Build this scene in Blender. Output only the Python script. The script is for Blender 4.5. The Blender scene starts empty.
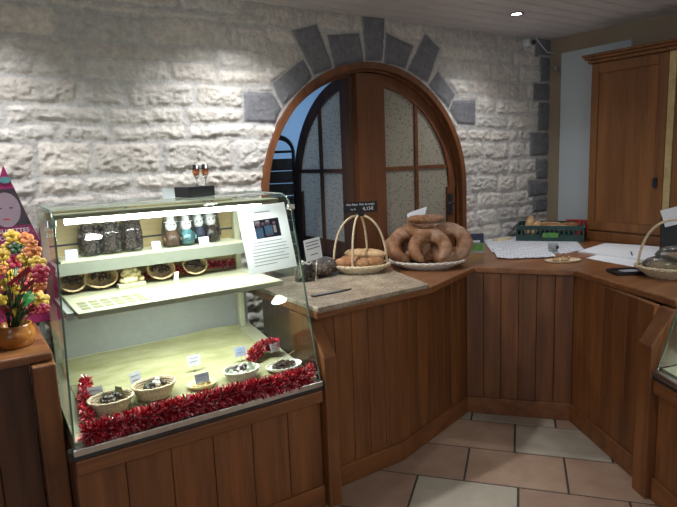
import bpy, math, random
import numpy as np
from mathutils import Vector, Matrix
random.seed(7); rng=np.random.default_rng(7)
S=bpy.context.scene; COL=S.collection; PI=math.pi
# ------------------------------------------------------------------ camera maths
FL,YAW,PITCH,ROLL,EYE=577.6,.5816,.1605,-.0386,1.6
_cy,_sy,_cp,_sp=math.cos(YAW),math.sin(YAW),math.cos(PITCH),math.sin(PITCH)
fw=Vector((_sy*_cp,_cy*_cp,-_sp)); rt=Vector((_cy,-_sy,0)); upv=rt.cross(fw)
R_=rt*math.cos(ROLL)+upv*math.sin(ROLL); U_=-rt*math.sin(ROLL)+upv*math.cos(ROLL)
def hit(px,py,ax,v):
    d=fw+R_*((px-338.5)/FL)-U_*((py-253.5)/FL); C=Vector((0,0,EYE))
    return C+d*((v-C[ax])/d[ax])
def onz(px,py,z): return hit(px,py,2,z)
def ony(px,py,y): return hit(px,py,1,y)
def onx(px,py,x): return hit(px,py,0,x)
cam=bpy.data.objects.new('camera',bpy.data.cameras.new('camera')); COL.objects.link(cam)
m=Matrix((R_,U_,-fw)).transposed().to_4x4(); m.translation=(0,0,EYE); cam.matrix_world=m
cam.data.sensor_width=36; cam.data.lens=36*FL/677; cam.data.clip_start=.02
S.camera=cam
# ------------------------------------------------------------------ materials
def newmat(name):
    m=bpy.data.materials.new(name); m.use_nodes=True; nt=m.node_tree; nt.nodes.clear()
    o=nt.nodes.new('ShaderNodeOutputMaterial'); return m,nt,o
def pbsdf(nt,o,rough=.5,metal=0,**k):
    b=nt.nodes.new('ShaderNodeBsdfPrincipled'); b.inputs['Roughness'].default_value=rough; b.inputs['Metallic'].default_value=metal
    for kk,v in k.items(): b.inputs[kk].default_value=v
    nt.links.new(b.outputs[0],o.inputs[0]); return b
def coords(nt,scale=(1,1,1),kind='Object'):
    t=nt.nodes.new('ShaderNodeTexCoord'); mp=nt.nodes.new('ShaderNodeMapping'); mp.inputs['Scale'].default_value=scale
    nt.links.new(t.outputs[kind],mp.inputs[0]); return mp.outputs[0]
def noise(nt,vec,scale,detail=4,rough=.55):
    n=nt.nodes.new('ShaderNodeTexNoise'); n.inputs['Scale'].default_value=scale; n.inputs['Detail'].default_value=detail
    n.inputs['Roughness'].default_value=rough; nt.links.new(vec,n.inputs['Vector']); return n
def ramp(nt,fac,stops):
    r=nt.nodes.new('ShaderNodeValToRGB'); e=r.color_ramp.elements
    while len(e)<len(stops): e.new(.5)
    for el,(p,c) in zip(e,stops): el.position=p; el.color=(*c,1)
    nt.links.new(fac,r.inputs[0]); return r.outputs[0]
def bump(nt,b,h,strength=.3,dist=.01):
    n=nt.nodes.new('ShaderNodeBump'); n.inputs['Strength'].default_value=strength; n.inputs['Distance'].default_value=dist
    nt.links.new(h,n.inputs['Height']); nt.links.new(n.outputs[0],b.inputs['Normal'])
def plain(name,c,rough=.5,metal=0,var=.12,scale=30,bmp=0,**k):
    m,nt,o=newmat(name); b=pbsdf(nt,o,rough,metal,**k); n=noise(nt,coords(nt),scale)
    lo=tuple(x*(1-var) for x in c); hi=tuple(min(1,x*(1+var)) for x in c)
    nt.links.new(ramp(nt,n.outputs['Fac'],[(.3,lo),(.7,hi)]),b.inputs['Base Color'])
    if bmp: bump(nt,b,n.outputs['Fac'],bmp,.004)
    return m
def wood(name,dark,light,stretch,rough=.5,tint=True):
    m,nt,o=newmat(name); b=pbsdf(nt,o,rough); b.inputs['Coat Weight'].default_value=.05; b.inputs['Coat Roughness'].default_value=.25
    v=coords(nt,stretch)
    if tint:
        a=nt.nodes.new('ShaderNodeAttribute'); a.attribute_name='tint'
        cx=nt.nodes.new('ShaderNodeCombineXYZ')
        mu=nt.nodes.new('ShaderNodeMath'); mu.operation='MULTIPLY'; mu.inputs[1].default_value=37; nt.links.new(a.outputs['Fac'],mu.inputs[0])
        for i in range(3): nt.links.new(mu.outputs[0],cx.inputs[i])
        ad=nt.nodes.new('ShaderNodeVectorMath'); nt.links.new(v,ad.inputs[0]); nt.links.new(cx.outputs[0],ad.inputs[1]); v=ad.outputs[0]
    n=noise(nt,v,1,6,.6); n2=noise(nt,v,5,3,.6)
    mx=nt.nodes.new('ShaderNodeMath'); mx.operation='MULTIPLY_ADD'; mx.inputs[1].default_value=.3
    nt.links.new(n2.outputs['Fac'],mx.inputs[0]); nt.links.new(n.outputs['Fac'],mx.inputs[2])
    col=ramp(nt,mx.outputs[0],[(.42,dark),(.62,tuple((a+c)/2 for a,c in zip(dark,light))),(.85,light)])
    if tint:
        mr=nt.nodes.new('ShaderNodeMapRange'); mr.inputs[3].default_value=.84; mr.inputs[4].default_value=1.12; nt.links.new(a.outputs['Fac'],mr.inputs[0])
        mm=nt.nodes.new('ShaderNodeVectorMath'); mm.operation='SCALE'; nt.links.new(col,mm.inputs[0]); nt.links.new(mr.outputs[0],mm.inputs['Scale']); col=mm.outputs[0]
    nt.links.new(col,b.inputs['Base Color']); bump(nt,b,mx.outputs[0],.12,.003)
    return m
def emis(name,c,s):
    m,nt,o=newmat(name); e=nt.nodes.new('ShaderNodeEmission'); e.inputs[0].default_value=(*c,1); e.inputs[1].default_value=s
    nt.links.new(e.outputs[0],o.inputs[0]); return m
def glassy(name,tint,refl=1.0,rough=.01,milk=0,milkc=(.9,.95,.95),ior=1.5):
    m,nt,o=newmat(name); t=nt.nodes.new('ShaderNodeBsdfTransparent'); t.inputs[0].default_value=(*tint,1)
    g=nt.nodes.new('ShaderNodeBsdfGlossy'); g.inputs['Roughness'].default_value=rough
    f=nt.nodes.new('ShaderNodeFresnel'); f.inputs[0].default_value=ior
    mu=nt.nodes.new('ShaderNodeMath'); mu.operation='MULTIPLY'; mu.inputs[1].default_value=refl; nt.links.new(f.outputs[0],mu.inputs[0])
    mx=nt.nodes.new('ShaderNodeMixShader'); nt.links.new(mu.outputs[0],mx.inputs[0]); nt.links.new(t.outputs[0],mx.inputs[1]); nt.links.new(g.outputs[0],mx.inputs[2])
    out=mx.outputs[0]
    if milk:
        d=nt.nodes.new('ShaderNodeBsdfDiffuse'); d.inputs[0].default_value=(*milkc,1)
        m2=nt.nodes.new('ShaderNodeMixShader'); m2.inputs[0].default_value=milk; nt.links.new(out,m2.inputs[1]); nt.links.new(d.outputs[0],m2.inputs[2]); out=m2.outputs[0]
    nt.links.new(out,o.inputs[0]); return m
OD,OL=(.092,.030,.009),(.235,.085,.024)
W_VERT=wood('wood_upright',OD,OL,(16,16,1.2))
W_HX=wood('wood_lengthwise',OD,OL,(1.2,16,16))
W_TOP=wood('wood_worktop',(.12,.045,.017),(.30,.125,.05),(2.2,14,14),rough=.3)
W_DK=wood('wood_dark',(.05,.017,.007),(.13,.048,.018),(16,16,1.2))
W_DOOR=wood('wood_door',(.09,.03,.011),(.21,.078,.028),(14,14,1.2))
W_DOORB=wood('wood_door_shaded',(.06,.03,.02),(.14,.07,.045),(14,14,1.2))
W_ARM=wood('wood_cabinet',(.12,.045,.013),(.26,.105,.03),(12,12,1.0))
W_PALE=wood('wood_pale',(.35,.26,.12),(.55,.42,.2),(1.2,14,14))
M_WHITE=plain('white_card',(.72,.74,.80),.6,var=.03)
def transl(name,c):
    m,nt,o=newmat(name); d=nt.nodes.new('ShaderNodeBsdfDiffuse'); d.inputs[0].default_value=(*c,1); t=nt.nodes.new('ShaderNodeBsdfTranslucent'); t.inputs[0].default_value=(*c,1)
    mx=nt.nodes.new('ShaderNodeMixShader'); mx.inputs[0].default_value=.45; nt.links.new(d.outputs[0],mx.inputs[1]); nt.links.new(t.outputs[0],mx.inputs[2]); nt.links.new(mx.outputs[0],o.inputs[0]); return m
M_SHEET=transl('thin_white_sheet',(.85,.87,.93))
M_PAPER=plain('white_paper',(.80,.83,.90),.7,var=.03)
M_BLUEP=plain('bluish_card',(.45,.52,.78),.6,var=.05)
M_BLACK=plain('black_plastic',(.012,.012,.014),.35,var=.2)
M_INK=plain('black_ink',(.03,.03,.035),.6,var=.1)
M_GREYINK=plain('grey_ink',(.35,.36,.42),.7,var=.1)
M_CREAM=plain('cream_enamel',(.47,.47,.33),.35,var=.05)
M_GREYP=plain('grey_enamel',(.30,.315,.30),.4,var=.05)
M_ALU=plain('brushed_aluminium',(.62,.62,.60),.3,1,var=.06)
M_STEEL=plain('dark_steel',(.05,.055,.065),.4,.6,var=.2)
M_CHROME=plain('chrome',(.7,.7,.7),.15,1,var=.03)
M_WICK=plain('wicker',(.58,.42,.24),.65,var=.35,scale=120,bmp=.6)
M_WICKP=plain('pale_wicker',(.62,.50,.34),.6,var=.3,scale=120,bmp=.6)
M_WICKW=plain('whitened_wicker',(.62,.57,.50),.6,var=.2,scale=120,bmp=.6)
M_CHOC=plain('dark_chocolate',(.035,.018,.012),.35,var=.35,scale=60)
M_MILK=plain('milk_chocolate',(.13,.06,.03),.4,var=.3,scale=60)
M_WCHOC=plain('white_chocolate',(.75,.62,.36),.45,var=.2,scale=70)
M_ICE=plain('icing_white',(.85,.84,.8),.5,var=.06)
M_ORANGE=plain('orange_sugar',(.75,.26,.10),.5,var=.15)
M_TEAL=plain('teal_foil',(.12,.32,.36),.3,.3,var=.3)
M_RED=plain('red_paper',(.45,.03,.03),.45,var=.3)
M_PLAST=plain('white_panel_laminate',(.50,.56,.59),.45,var=.03,scale=3)
M_PLASTER=plain('beige_plaster',(.34,.27,.19),.85,var=.1,scale=4,bmp=.1)
M_ROOMW=plain('room_paint',(.5,.48,.44),.85,var=.05,scale=3)
M_BLUEW=plain('storeroom_paint',(.42,.55,.66),.8,var=.05,scale=3)
M_GREENC=plain('dark_green_plastic',(.008,.045,.035),.4,var=.2)
M_SKIN=plain('printed_skin',(.30,.22,.28),.6,var=.06,scale=15)
M_HAIR=plain('printed_hair',(.03,.02,.03),.6,var=.2)
M_NAVY=plain('printed_navy',(.02,.03,.07),.6,var=.2)
M_SKYB=plain('printed_blue',(.18,.38,.62),.6,var=.2)
M_GRASS=plain('printed_green',(.10,.28,.06),.6,var=.3)
M_POT=plain('amber_glazed_pot',(.32,.115,.02),.2,var=.25,scale=14)
M_LCOL={'yellow':plain('petal_yellow',(.62,.42,.04),.5,var=.2),'orange':plain('petal_orange',(.60,.20,.05),.5,var=.2),
 'red':plain('petal_red',(.42,.02,.05),.5,var=.2),'green':plain('leaf_green',(.03,.28,.05),.5,var=.35),'dark':plain('leaf_dark',(.015,.06,.02),.5,var=.3)}
G_CASE=glassy('case_glass',(.93,.97,.95),1.0)
G_EDGE=glassy('glass_edge_green',(.25,.42,.36),1.0,milk=.5,milkc=(.12,.25,.2))
G_TOP=glassy('case_top_glass',(.80,.88,.85),1.3,milk=.12,milkc=(.45,.52,.5))
G_BAG=glassy('cellophane',(.97,.98,.99),.8,rough=.05,milk=.012,milkc=(.85,.88,.92))
G_FOG=glassy('frosted_plastic_bag',(.8,.8,.8),1.4,rough=.2,milk=.14,milkc=(.5,.48,.46))
G_CUP=glassy('frosted_tumbler',(.8,.85,.88),1.5,rough=.1,milk=.45,milkc=(.6,.65,.68))
E_TUBE=emis('fluorescent_tube',(.93,1,.97),22)
E_LED=emis('led_strip',(.95,1,.93),6)
E_LAMP=emis('lamp_glow',(1,.96,.9),85)
E_SPOT=emis('spot_bulb',(1,.95,.85),60)
def lightstone():
    m,nt,o=newmat('rough_limestone'); b=pbsdf(nt,o,.9); a=nt.nodes.new('ShaderNodeAttribute'); a.attribute_name='Col'
    n=noise(nt,coords(nt),26,8,.7); r=ramp(nt,n.outputs['Fac'],[(.3,(.72,.72,.72)),(.65,(1.1,1.1,1.1))])
    mx=nt.nodes.new('ShaderNodeVectorMath'); mx.operation='MULTIPLY'; nt.links.new(a.outputs['Color'],mx.inputs[0]); nt.links.new(r,mx.inputs[1])
    nt.links.new(mx.outputs[0],b.inputs['Base Color']); n2=noise(nt,coords(nt),70,6,.7); bump(nt,b,n2.outputs['Fac'],.8,.014); return m
M_STONE=lightstone()
def slabmat():
    m,nt,o=newmat('beige_granite'); b=pbsdf(nt,o,.25); n=noise(nt,coords(nt),9,8,.7); n2=noise(nt,coords(nt),90,3,.7)
    c1=ramp(nt,n.outputs['Fac'],[(.3,(.22,.17,.125)),(.5,(.36,.30,.23)),(.7,(.50,.44,.36))]); c2=ramp(nt,n2.outputs['Fac'],[(.38,(.6,.55,.5)),(.55,(1.05,1.05,1.05))])
    mx=nt.nodes.new('ShaderNodeVectorMath'); mx.operation='MULTIPLY'; nt.links.new(c1,mx.inputs[0]); nt.links.new(c2,mx.inputs[1]); nt.links.new(mx.outputs[0],b.inputs['Base Color']); return m
M_SLAB=slabmat()
def breadmat(name,crust,pale,flour):
    m,nt,o=newmat(name); b=pbsdf(nt,o,.55); n=noise(nt,coords(nt),24,6,.7); n2=noise(nt,coords(nt),11,4,.6)
    c=ramp(nt,n.outputs['Fac'],[(.32,crust),(.68,pale)])
    g=nt.nodes.new('ShaderNodeNewGeometry'); sp=nt.nodes.new('ShaderNodeSeparateXYZ'); nt.links.new(g.outputs['Normal'],sp.inputs[0])
    f=ramp(nt,n2.outputs['Fac'],[(.45,(0,0,0)),(.7,(1,1,1))])
    mm=nt.nodes.new('ShaderNodeMix'); mm.data_type='RGBA'; mm.inputs[7].default_value=(*flour,1)
    sc=nt.nodes.new('ShaderNodeMath'); sc.operation='MULTIPLY'; sc.inputs[1].default_value=.4; nt.links.new(f,sc.inputs[0]); nt.links.new(sc.outputs[0],mm.inputs[0]); nt.links.new(c,mm.inputs[6])
    nt.links.new(mm.outputs[2],b.inputs['Base Color']); bump(nt,b,n.outputs['Fac'],.8,.012); return m
M_BREAD=breadmat('bread_crust',(.17,.068,.027),(.40,.185,.08),(.62,.46,.36))
M_ROLL=breadmat('roll_crust',(.25,.105,.038),(.46,.22,.09),(.60,.42,.27))
M_PALEB=breadmat('pale_bread',(.42,.24,.11),(.62,.42,.22),(.70,.55,.36))
def dotglass(name,base,dot,tr=.4):
    m,nt,o=newmat(name); v=nt.nodes.new('ShaderNodeTexVoronoi'); v.inputs['Scale'].default_value=52; nt.links.new(coords(nt),v.inputs['Vector'])
    c=ramp(nt,v.outputs['Distance'],[(.0,dot),(.22,dot),(.30,base),(1,base)])
    d=nt.nodes.new('ShaderNodeBsdfPrincipled'); d.inputs['Roughness'].default_value=.25; nt.links.new(c,d.inputs['Base Color'])
    t=nt.nodes.new('ShaderNodeBsdfTranslucent'); nt.links.new(c,t.inputs[0])
    mx=nt.nodes.new('ShaderNodeMixShader'); mx.inputs[0].default_value=tr; nt.links.new(d.outputs[0],mx.inputs[1]); nt.links.new(t.outputs[0],mx.inputs[2]); nt.links.new(mx.outputs[0],o.inputs[0]); return m
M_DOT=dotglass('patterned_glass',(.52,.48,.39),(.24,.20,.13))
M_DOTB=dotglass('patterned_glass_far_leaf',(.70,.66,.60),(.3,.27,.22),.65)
def clothmat():
    m,nt,o=newmat('pale_green_gold_cloth'); b=pbsdf(nt,o,.75); n=noise(nt,coords(nt,(2,6,6)),3,5,.6)
    nt.links.new(ramp(nt,n.outputs['Fac'],[(.35,(.32,.31,.15)),(.7,(.46,.44,.26))]),b.inputs['Base Color']); bump(nt,b,n.outputs['Fac'],.3,.02); return m
M_CLOTH=clothmat()
def tinselmat():
    m,nt,o=newmat('red_tinsel'); b=pbsdf(nt,o,.3,.6); a=nt.nodes.new('ShaderNodeAttribute'); a.attribute_name='tint'
    nt.links.new(ramp(nt,a.outputs['Fac'],[(0,(.22,.0,.006)),(.55,(.75,.02,.05)),(.82,(.95,.30,.34)),(1,(1,.85,.85))]),b.inputs['Base Color']); return m  # pink and white strands put the tinsel's sparkle into the colour
M_TINSEL=tinselmat()
def candymat():
    m,nt,o=newmat('magenta_dotted_card'); b=pbsdf(nt,o,.45); v=nt.nodes.new('ShaderNodeTexVoronoi'); v.inputs['Scale'].default_value=70; nt.links.new(coords(nt),v.inputs['Vector'])
    nt.links.new(ramp(nt,v.outputs['Distance'],[(0,(.5,.15,.3)),(.12,(.45,.12,.25)),(.26,(.27,.012,.10)),(1,(.27,.012,.10))]),b.inputs['Base Color']); return m
M_MAG=candymat()
def newsmat():
    m,nt,o=newmat('printed_newspaper'); b=pbsdf(nt,o,.7); br=nt.nodes.new('ShaderNodeTexBrick'); nt.links.new(coords(nt),br.inputs['Vector'])
    br.inputs['Color1'].default_value=(.50,.53,.62,1); br.inputs['Color2'].default_value=(.34,.37,.44,1); br.inputs['Mortar'].default_value=(.80,.83,.90,1)
    br.inputs['Scale'].default_value=1; br.inputs['Brick Width'].default_value=.07; br.inputs['Row Height'].default_value=.03; br.inputs['Mortar Size'].default_value=.007; br.offset=0
    nt.links.new(br.outputs[0],b.inputs['Base Color']); return m
M_NEWS=newsmat()
# ------------------------------------------------------------------ mesh builder
class MB:
    def __init__(s): s.v=[];s.f=[];s.t=[];s.m=[];s.cur=.5;s.mi=0;s.sm=[];s.smooth=False;s.M=None
    def add(s,vs,fs):
        k=len(s.v); s.v+=[tuple(s.M@Vector(v)) if s.M else tuple(v) for v in vs]
        for f in fs: s.f.append([k+i for i in f]); s.t.append(s.cur); s.m.append(s.mi); s.sm.append(s.smooth)
        return s
    def box(s,x0,x1,y0,y1,z0,z1):
        return s.add([(x,y,z) for z in(z0,z1) for y in(y0,y1) for x in(x0,x1)],[(0,2,3,1),(4,5,7,6),(0,1,5,4),(2,6,7,3),(0,4,6,2),(1,3,7,5)])
    def prism(s,poly,a,b,ax=2):
        n=len(poly)
        def P(p,h): return {2:(p[0],p[1],h),1:(p[0],h,p[1]),0:(h,p[0],p[1])}[ax]
        return s.add([P(p,a) for p in poly]+[P(p,b) for p in poly],[tuple(range(n))[::-1],tuple(range(n,2*n))]+[(i,(i+1)%n,n+(i+1)%n,n+i) for i in range(n)])
    def tube(s,pts,r,n=8,closed=False,flat=1.0,up=None):
        pts=[Vector(p) for p in pts]; L=len(pts); rr=r if isinstance(r,(list,tuple)) else [r]*L
        sm=s.smooth; s.smooth=True; vs=[];ref=None
        for i,p in enumerate(pts):
            a=pts[(i-1)%L] if (closed or i) else p; b=pts[(i+1)%L] if (closed or i<L-1) else p
            t=(b-a).normalized()
            if ref is None: ref=Vector(up) if up else (Vector((0,0,1)) if abs(t.z)<.9 else Vector((1,0,0)))
            u=t.cross(ref).normalized(); w=u.cross(t).normalized(); ref=w
            for k in range(n):
                q=2*PI*k/n; vs.append(p+u*math.cos(q)*rr[i]+w*math.sin(q)*rr[i]*flat)
        fs=[]
        for i in range(L if closed else L-1):
            j=(i+1)%L
            for k in range(n): fs.append((i*n+k,i*n+(k+1)%n,j*n+(k+1)%n,j*n+k))
        if not closed: fs+=[tuple(range(n))[::-1],tuple(range((L-1)*n,L*n))]
        s.add(vs,fs); s.smooth=sm; return s
    def lathe(s,prof,n=24,sx=1,sy=1,cx=0,cy=0,cz=0):
        sm=s.smooth; s.smooth=True; vs=[];fs=[]
        for r,z in prof:
            for k in range(n): q=2*PI*k/n; vs.append((cx+r*math.cos(q)*sx,cy+r*math.sin(q)*sy,cz+z))
        for i in range(len(prof)-1):
            for k in range(n): fs.append((i*n+k,i*n+(k+1)%n,(i+1)*n+(k+1)%n,(i+1)*n+k))
        if prof[0][0]>1e-5: fs.append(tuple(range(n))[::-1])
        if prof[-1][0]>1e-5: fs.append(tuple(range((len(prof)-1)*n,len(prof)*n)))
        s.add(vs,fs); s.smooth=sm; return s
    def ball(s,c,r,sx=1,sy=1,sz=1,n=10,jit=0):
        prof=[(max(1e-6,math.sin(PI*i/(n//2+2))*r),-math.cos(PI*i/(n//2+2))*r*sz) for i in range(n//2+3)]
        k=len(s.v); s.lathe(prof,n,sx,sy,*c)
        if jit:
            for i in range(k,len(s.v)): s.v[i]=tuple(a+random.uniform(-jit,jit) for a in s.v[i])
        return s
    def build(s,name,mat,parent=None,bev=0,seg=2):
        me=bpy.data.meshes.new(name); me.from_pydata(s.v,[],s.f)
        for mm in (mat if isinstance(mat,(list,tuple)) else [mat]): me.materials.append(mm)
        me.polygons.foreach_set('material_index',s.m); me.polygons.foreach_set('use_smooth',s.sm)
        a=me.attributes.new('tint','FLOAT','FACE'); a.data.foreach_set('value',s.t); me.update()
        o=bpy.data.objects.new(name,me); COL.objects.link(o)
        if parent: o.parent=parent
        if bev:
            b=o.modifiers.new('bevel','BEVEL'); b.width=bev; b.segments=seg; b.limit_method='ANGLE'; b.angle_limit=math.radians(40); b.harden_normals=False
        return o
def empty(name,loc,rz=0,label=None,cat=None,group=None,rot=None):
    o=bpy.data.objects.new(name,None); o.empty_display_size=.05; COL.objects.link(o); o.location=loc; o.rotation_euler=rot or (0,0,rz)
    if label: tag(o,label,cat,group)
    return o
def tag(o,label,cat,group=None,kind=None):
    o['label']=label; o['category']=cat
    if group: o['group']=group
    if kind: o['kind']=kind
    return o
def struct(o): o['kind']='structure'; return o
def centre(o):
    """move a top-level mesh's origin to the bottom centre of its own shape"""
    me=o.data; co=np.empty(len(me.vertices)*3); me.vertices.foreach_get('co',co); co=co.reshape(-1,3)
    c=(co.min(0)+co.max(0))/2; c[2]=co[:,2].min(); me.vertices.foreach_set('co',(co-c).ravel()); me.update()
    o.location=Vector(o.location)+Vector(c); return o
def copyT(src,loc,rot=None,label=None,group=None,scale=None):
    r=src.copy(); COL.objects.link(r); r.location=loc
    if rot is not None: r.rotation_euler=rot
    if scale: r.scale=scale
    if label: r['label']=label
    if group: r['group']=group
    for ch in list(src.children):
        c=ch.copy(); COL.objects.link(c); c.parent=r
        for g in list(ch.children):
            d=g.copy(); COL.objects.link(d); d.parent=c
    return r
def text(s,size,mat,parent,M,name='lettering',ext=.0004):
    cu=bpy.data.curves.new(name,'FONT'); cu.body=s; cu.size=size; cu.extrude=ext; cu.align_x='CENTER'; cu.align_y='CENTER'; cu.resolution_u=2
    tmp=bpy.data.objects.new(name,cu); COL.objects.link(tmp); bpy.context.view_layer.update()
    me=bpy.data.meshes.new_from_object(tmp.evaluated_get(bpy.context.evaluated_depsgraph_get()))
    bpy.data.objects.remove(tmp); bpy.data.curves.remove(cu)
    me.materials.clear(); me.materials.append(mat); o=bpy.data.objects.new(name,me); COL.objects.link(o); o.parent=parent; o.matrix_local=M; return o
FRONT=Matrix.Rotation(PI/2,4,'X')        # XY text -> faces -Y
# ------------------------------------------------------------------ value noise (numpy)
def vnoise(x,y,s,seed):
    r=np.random.default_rng(seed); T=r.random((257,257)); x=x/s; y=y/s
    xi=np.floor(x).astype(int); yi=np.floor(y).astype(int); fx=x-xi; fy=y-yi; fx=fx*fx*(3-2*fx); fy=fy*fy*(3-2*fy)
    a=T[xi%256,yi%256];b=T[(xi+1)%256,yi%256];c=T[xi%256,(yi+1)%256];d=T[(xi+1)%256,(yi+1)%256]
    return (a*(1-fx)+b*fx)*(1-fy)+(c*(1-fx)+d*fx)*fy
# ------------------------------------------------------------------ BACK WALL (stone relief)
WY=3.13; CX,CZ,RH=2.365,1.372,.815; H=2.5
def wpt(px,py): p=ony(px,py,WY); return (p.x,p.z)
VOUS=[[(10,258),(92,262),(118,305),(100,350),(10,345)],[(92,235),(178,168),(207,212),(122,302)],[(146,84),(215,68),(262,190),(208,212)],
 [(245,100),(335,93),(349,175),(266,190)],[(345,46),(406,46),(403,172),(352,172)],[(410,92),(488,130),(466,195),(405,180)],
 [(520,97),(562,135),(530,234),(472,198)],[(558,200),(607,265),(588,307),(530,240)],[(600,285),(663,282),(663,354),(612,352),(590,312)]]
VOUS=[[wpt(240+x/2.817,y/2.817) for x,y in p] for p in VOUS]
QU=[(535,552,38,56),(540,552,57,81),(533,552,83,100),(538,552,102,131),(530,552,133,156),(536,552,159,180),(528,552,182,197),(533,552,198,213)]
def back_wall():
    st=.0072; x0,x1=-.7,4.22; nx=int((x1-x0)/st)+1; nz=int(H/st)+1
    X,Z=np.meshgrid(np.linspace(x0,x1,nx),np.linspace(0,H,nz),indexing='ij')
    wx=X+.022*(vnoise(X,Z,.16,1)-.5)+.012*(vnoise(X,Z,.04,2)-.5); wz=Z+.020*(vnoise(X,Z,.2,3)-.5)+.012*(vnoise(X,Z,.05,4)-.5)
    D=np.full(X.shape,-.02); colr=np.zeros(X.shape+(3,)); mort=np.array((.57,.565,.555)); colr[:]=mort
    def courses(zs,xa,xb,wmin,wmax,seed):
        r=random.Random(seed)
        for za,zb in zip(zs[:-1],zs[1:]):
            x=xa-r.random()*.3
            while x<xb:
                w=r.uniform(wmin,wmax); g=.010; sx0,sx1=x+g,x+w-g; a,b=za+g*.8,zb-g*.8
                # split some tall blocks in two
                parts=[(sx0,sx1,a,b)]
                if zb-za>.17 and r.random()<.3: mid=(a+b)/2+r.uniform(-.02,.02); parts=[(sx0,sx1,a,mid-g*.6),(sx0,sx1,mid+g*.6,b)]
                for q in parts:
                    cx_,cz_=(q[0]+q[1])/2,(q[2]+q[3])/2; hx,hz=(q[1]-q[0])/2,(q[3]-q[2])/2; rr=min(.03,hz*.5)
                    qx=np.abs(wx-cx_)-hx+rr; qz=np.abs(wz-cz_)-hz+rr
                    sd=-(np.hypot(np.maximum(qx,0),np.maximum(qz,0))+np.minimum(np.maximum(qx,qz),0)-rr)
                    ok=(sd>0)&(X>=xa-.02)&(X<=xb+.02)
                    D[ok]=np.maximum(D[ok],sd[ok]); k=r.uniform(.86,1.08); wv=r.uniform(-.02,.03)
                    colr[ok]=np.array((.69+wv*.6,.665,.625-wv*.6))*k
                x+=w
    zl=[-.02,.2,.38,.52,.72,.86,1.05]
    lm=[wpt(60,y)[1] for y in (196,178,142,124,105,78,37,6)]
    zs=zl+[z for z in lm if z>1.1]+[2.42,2.62]
    courses(zs,-.8,1.62,.20,.46,11)
    zr=[0,.2,.38,.52,.66,.80,.93]; z=.93
    rr=random.Random(5)
    while z<2.5: z+=rr.uniform(.095,.135); zr.append(z)
    courses(zr,1.62,4.3,.2,.42,12)
    grey=np.array((.215,.222,.245)); VM=np.zeros(X.shape,bool)
    from math import hypot
    def polysd(poly):
        n=len(poly); ar=sum(poly[i][0]*poly[(i+1)%n][1]-poly[(i+1)%n][0]*poly[i][1] for i in range(n)); sgn=1 if ar>0 else -1
        sd=np.full(X.shape,9.)
        for i in range(n):
            (ax,az),(bx,bz)=poly[i],poly[(i+1)%n]; L=hypot(bx-ax,bz-az); sd=np.minimum(sd,sgn*((bx-ax)*(wz*.4+Z*.6-az)-(bz-az)*(wx*.4+X*.6-ax))/L)
        return sd
    polys=[(p,.012) for p in VOUS]
    for a,b,c,d in QU:
        p0=wpt(a,c);p1=wpt(a,d); polys.append(([(p0[0],p0[1]),(p1[0],p1[1]),(4.23,p1[1]-.0),(4.23,p0[1])],.008))
    for poly,pad in polys:
        sd=polysd(poly); m_=sd>-pad*1.4; D[m_]=np.where(sd[m_]>0,sd[m_],-.01); al=np.clip(sd[m_]/.007+.5,0,1)[:,None]; colr[m_]=grey*al+mort*(1-al)
        VM|=(sd>0)
    ed=np.clip(D/.022,0,1); ed=ed*ed*(3-2*ed)
    n1=vnoise(X,Z,.075,21);n2=vnoise(X+3,Z*1.7,.034,22);n3=vnoise(X,Z,.016,23);n4=vnoise(X,Z,.3,24)
    rid=1-np.abs(2*vnoise(X*.8,Z*1.6,.07,25)-1)
    n5=vnoise(wx*1.3,wz*2.2,.022,27); rid2=1-np.abs(2*vnoise(wx+5,wz*1.5,.045,28)-1)
    rough=.005*(n1-.5)+.006*(n2-.5)+.009*(n3-.5)+.008*(n5-.5)+.007*(rid2-.5)+.003*(rid-.5)
    h=ed*.0105+np.where(VM,.35,1)*rough*(.35+.65*ed)+.004*(n4-.5)
    tone=(.93+.14*n1*(1-.0)); colr*=tone[...,None]
    Y=-h
    V=np.stack([X,Y,Z],-1).reshape(-1,3)
    cx=(X[:-1,:-1]+st/2-CX); cz=(Z[:-1,:-1]+st/2-CZ)
    hole=((cz>0)&(np.hypot(cx,cz)<RH))|((cz<=0)&(np.abs(cx)<RH))
    idx=np.arange(nx*nz).reshape(nx,nz); q=np.stack([idx[:-1,:-1],idx[1:,:-1],idx[1:,1:],idx[:-1,1:]],-1)[~hole]
    me=bpy.data.meshes.new('wall_back'); me.vertices.add(len(V)); me.vertices.foreach_set('co',V.ravel())
    me.loops.add(q.size); me.loops.foreach_set('vertex_index',q.ravel().astype(np.int32)); me.polygons.add(len(q))
    me.polygons.foreach_set('loop_start',np.arange(0,q.size,4,dtype=np.int32)); me.update(calc_edges=True)
    me.polygons.foreach_set('use_smooth',np.ones(len(q),bool))
    ca=me.color_attributes.new('Col','FLOAT_COLOR','POINT'); ca.data.foreach_set('color',np.concatenate([colr.reshape(-1,3),np.ones((nx*nz,1))],1).ravel().astype(np.float32))
    me.materials.append(M_STONE); o=bpy.data.objects.new('wall_back',me); COL.objects.link(o); o.location=(0,WY,0); struct(o)
    # wall core with the arched opening, behind the relief
    b=MB(); arc=[(CX+RH*math.cos(a),CZ+RH*math.sin(a)) for a in np.linspace(0,PI,33)]
    b.box(-2.2,CX-RH,WY+.012,WY+.14,0,H); b.box(CX+RH,4.4,WY+.012,WY+.14,0,H)
    top=[(CX-RH,H)]+[(CX-RH,CZ)]+arc[::-1][1:]+[(CX+RH,H)]
    for i in range(32):
        (xa,za),(xb,zb)=arc[i],arc[i+1]; b.prism([(xa,za),(xa,H),(xb,H),(xb,zb)],WY+.012,WY+.14,1)
    b.box(-2.2,-.7,WY-.01,WY+.012,0,H)
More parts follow.
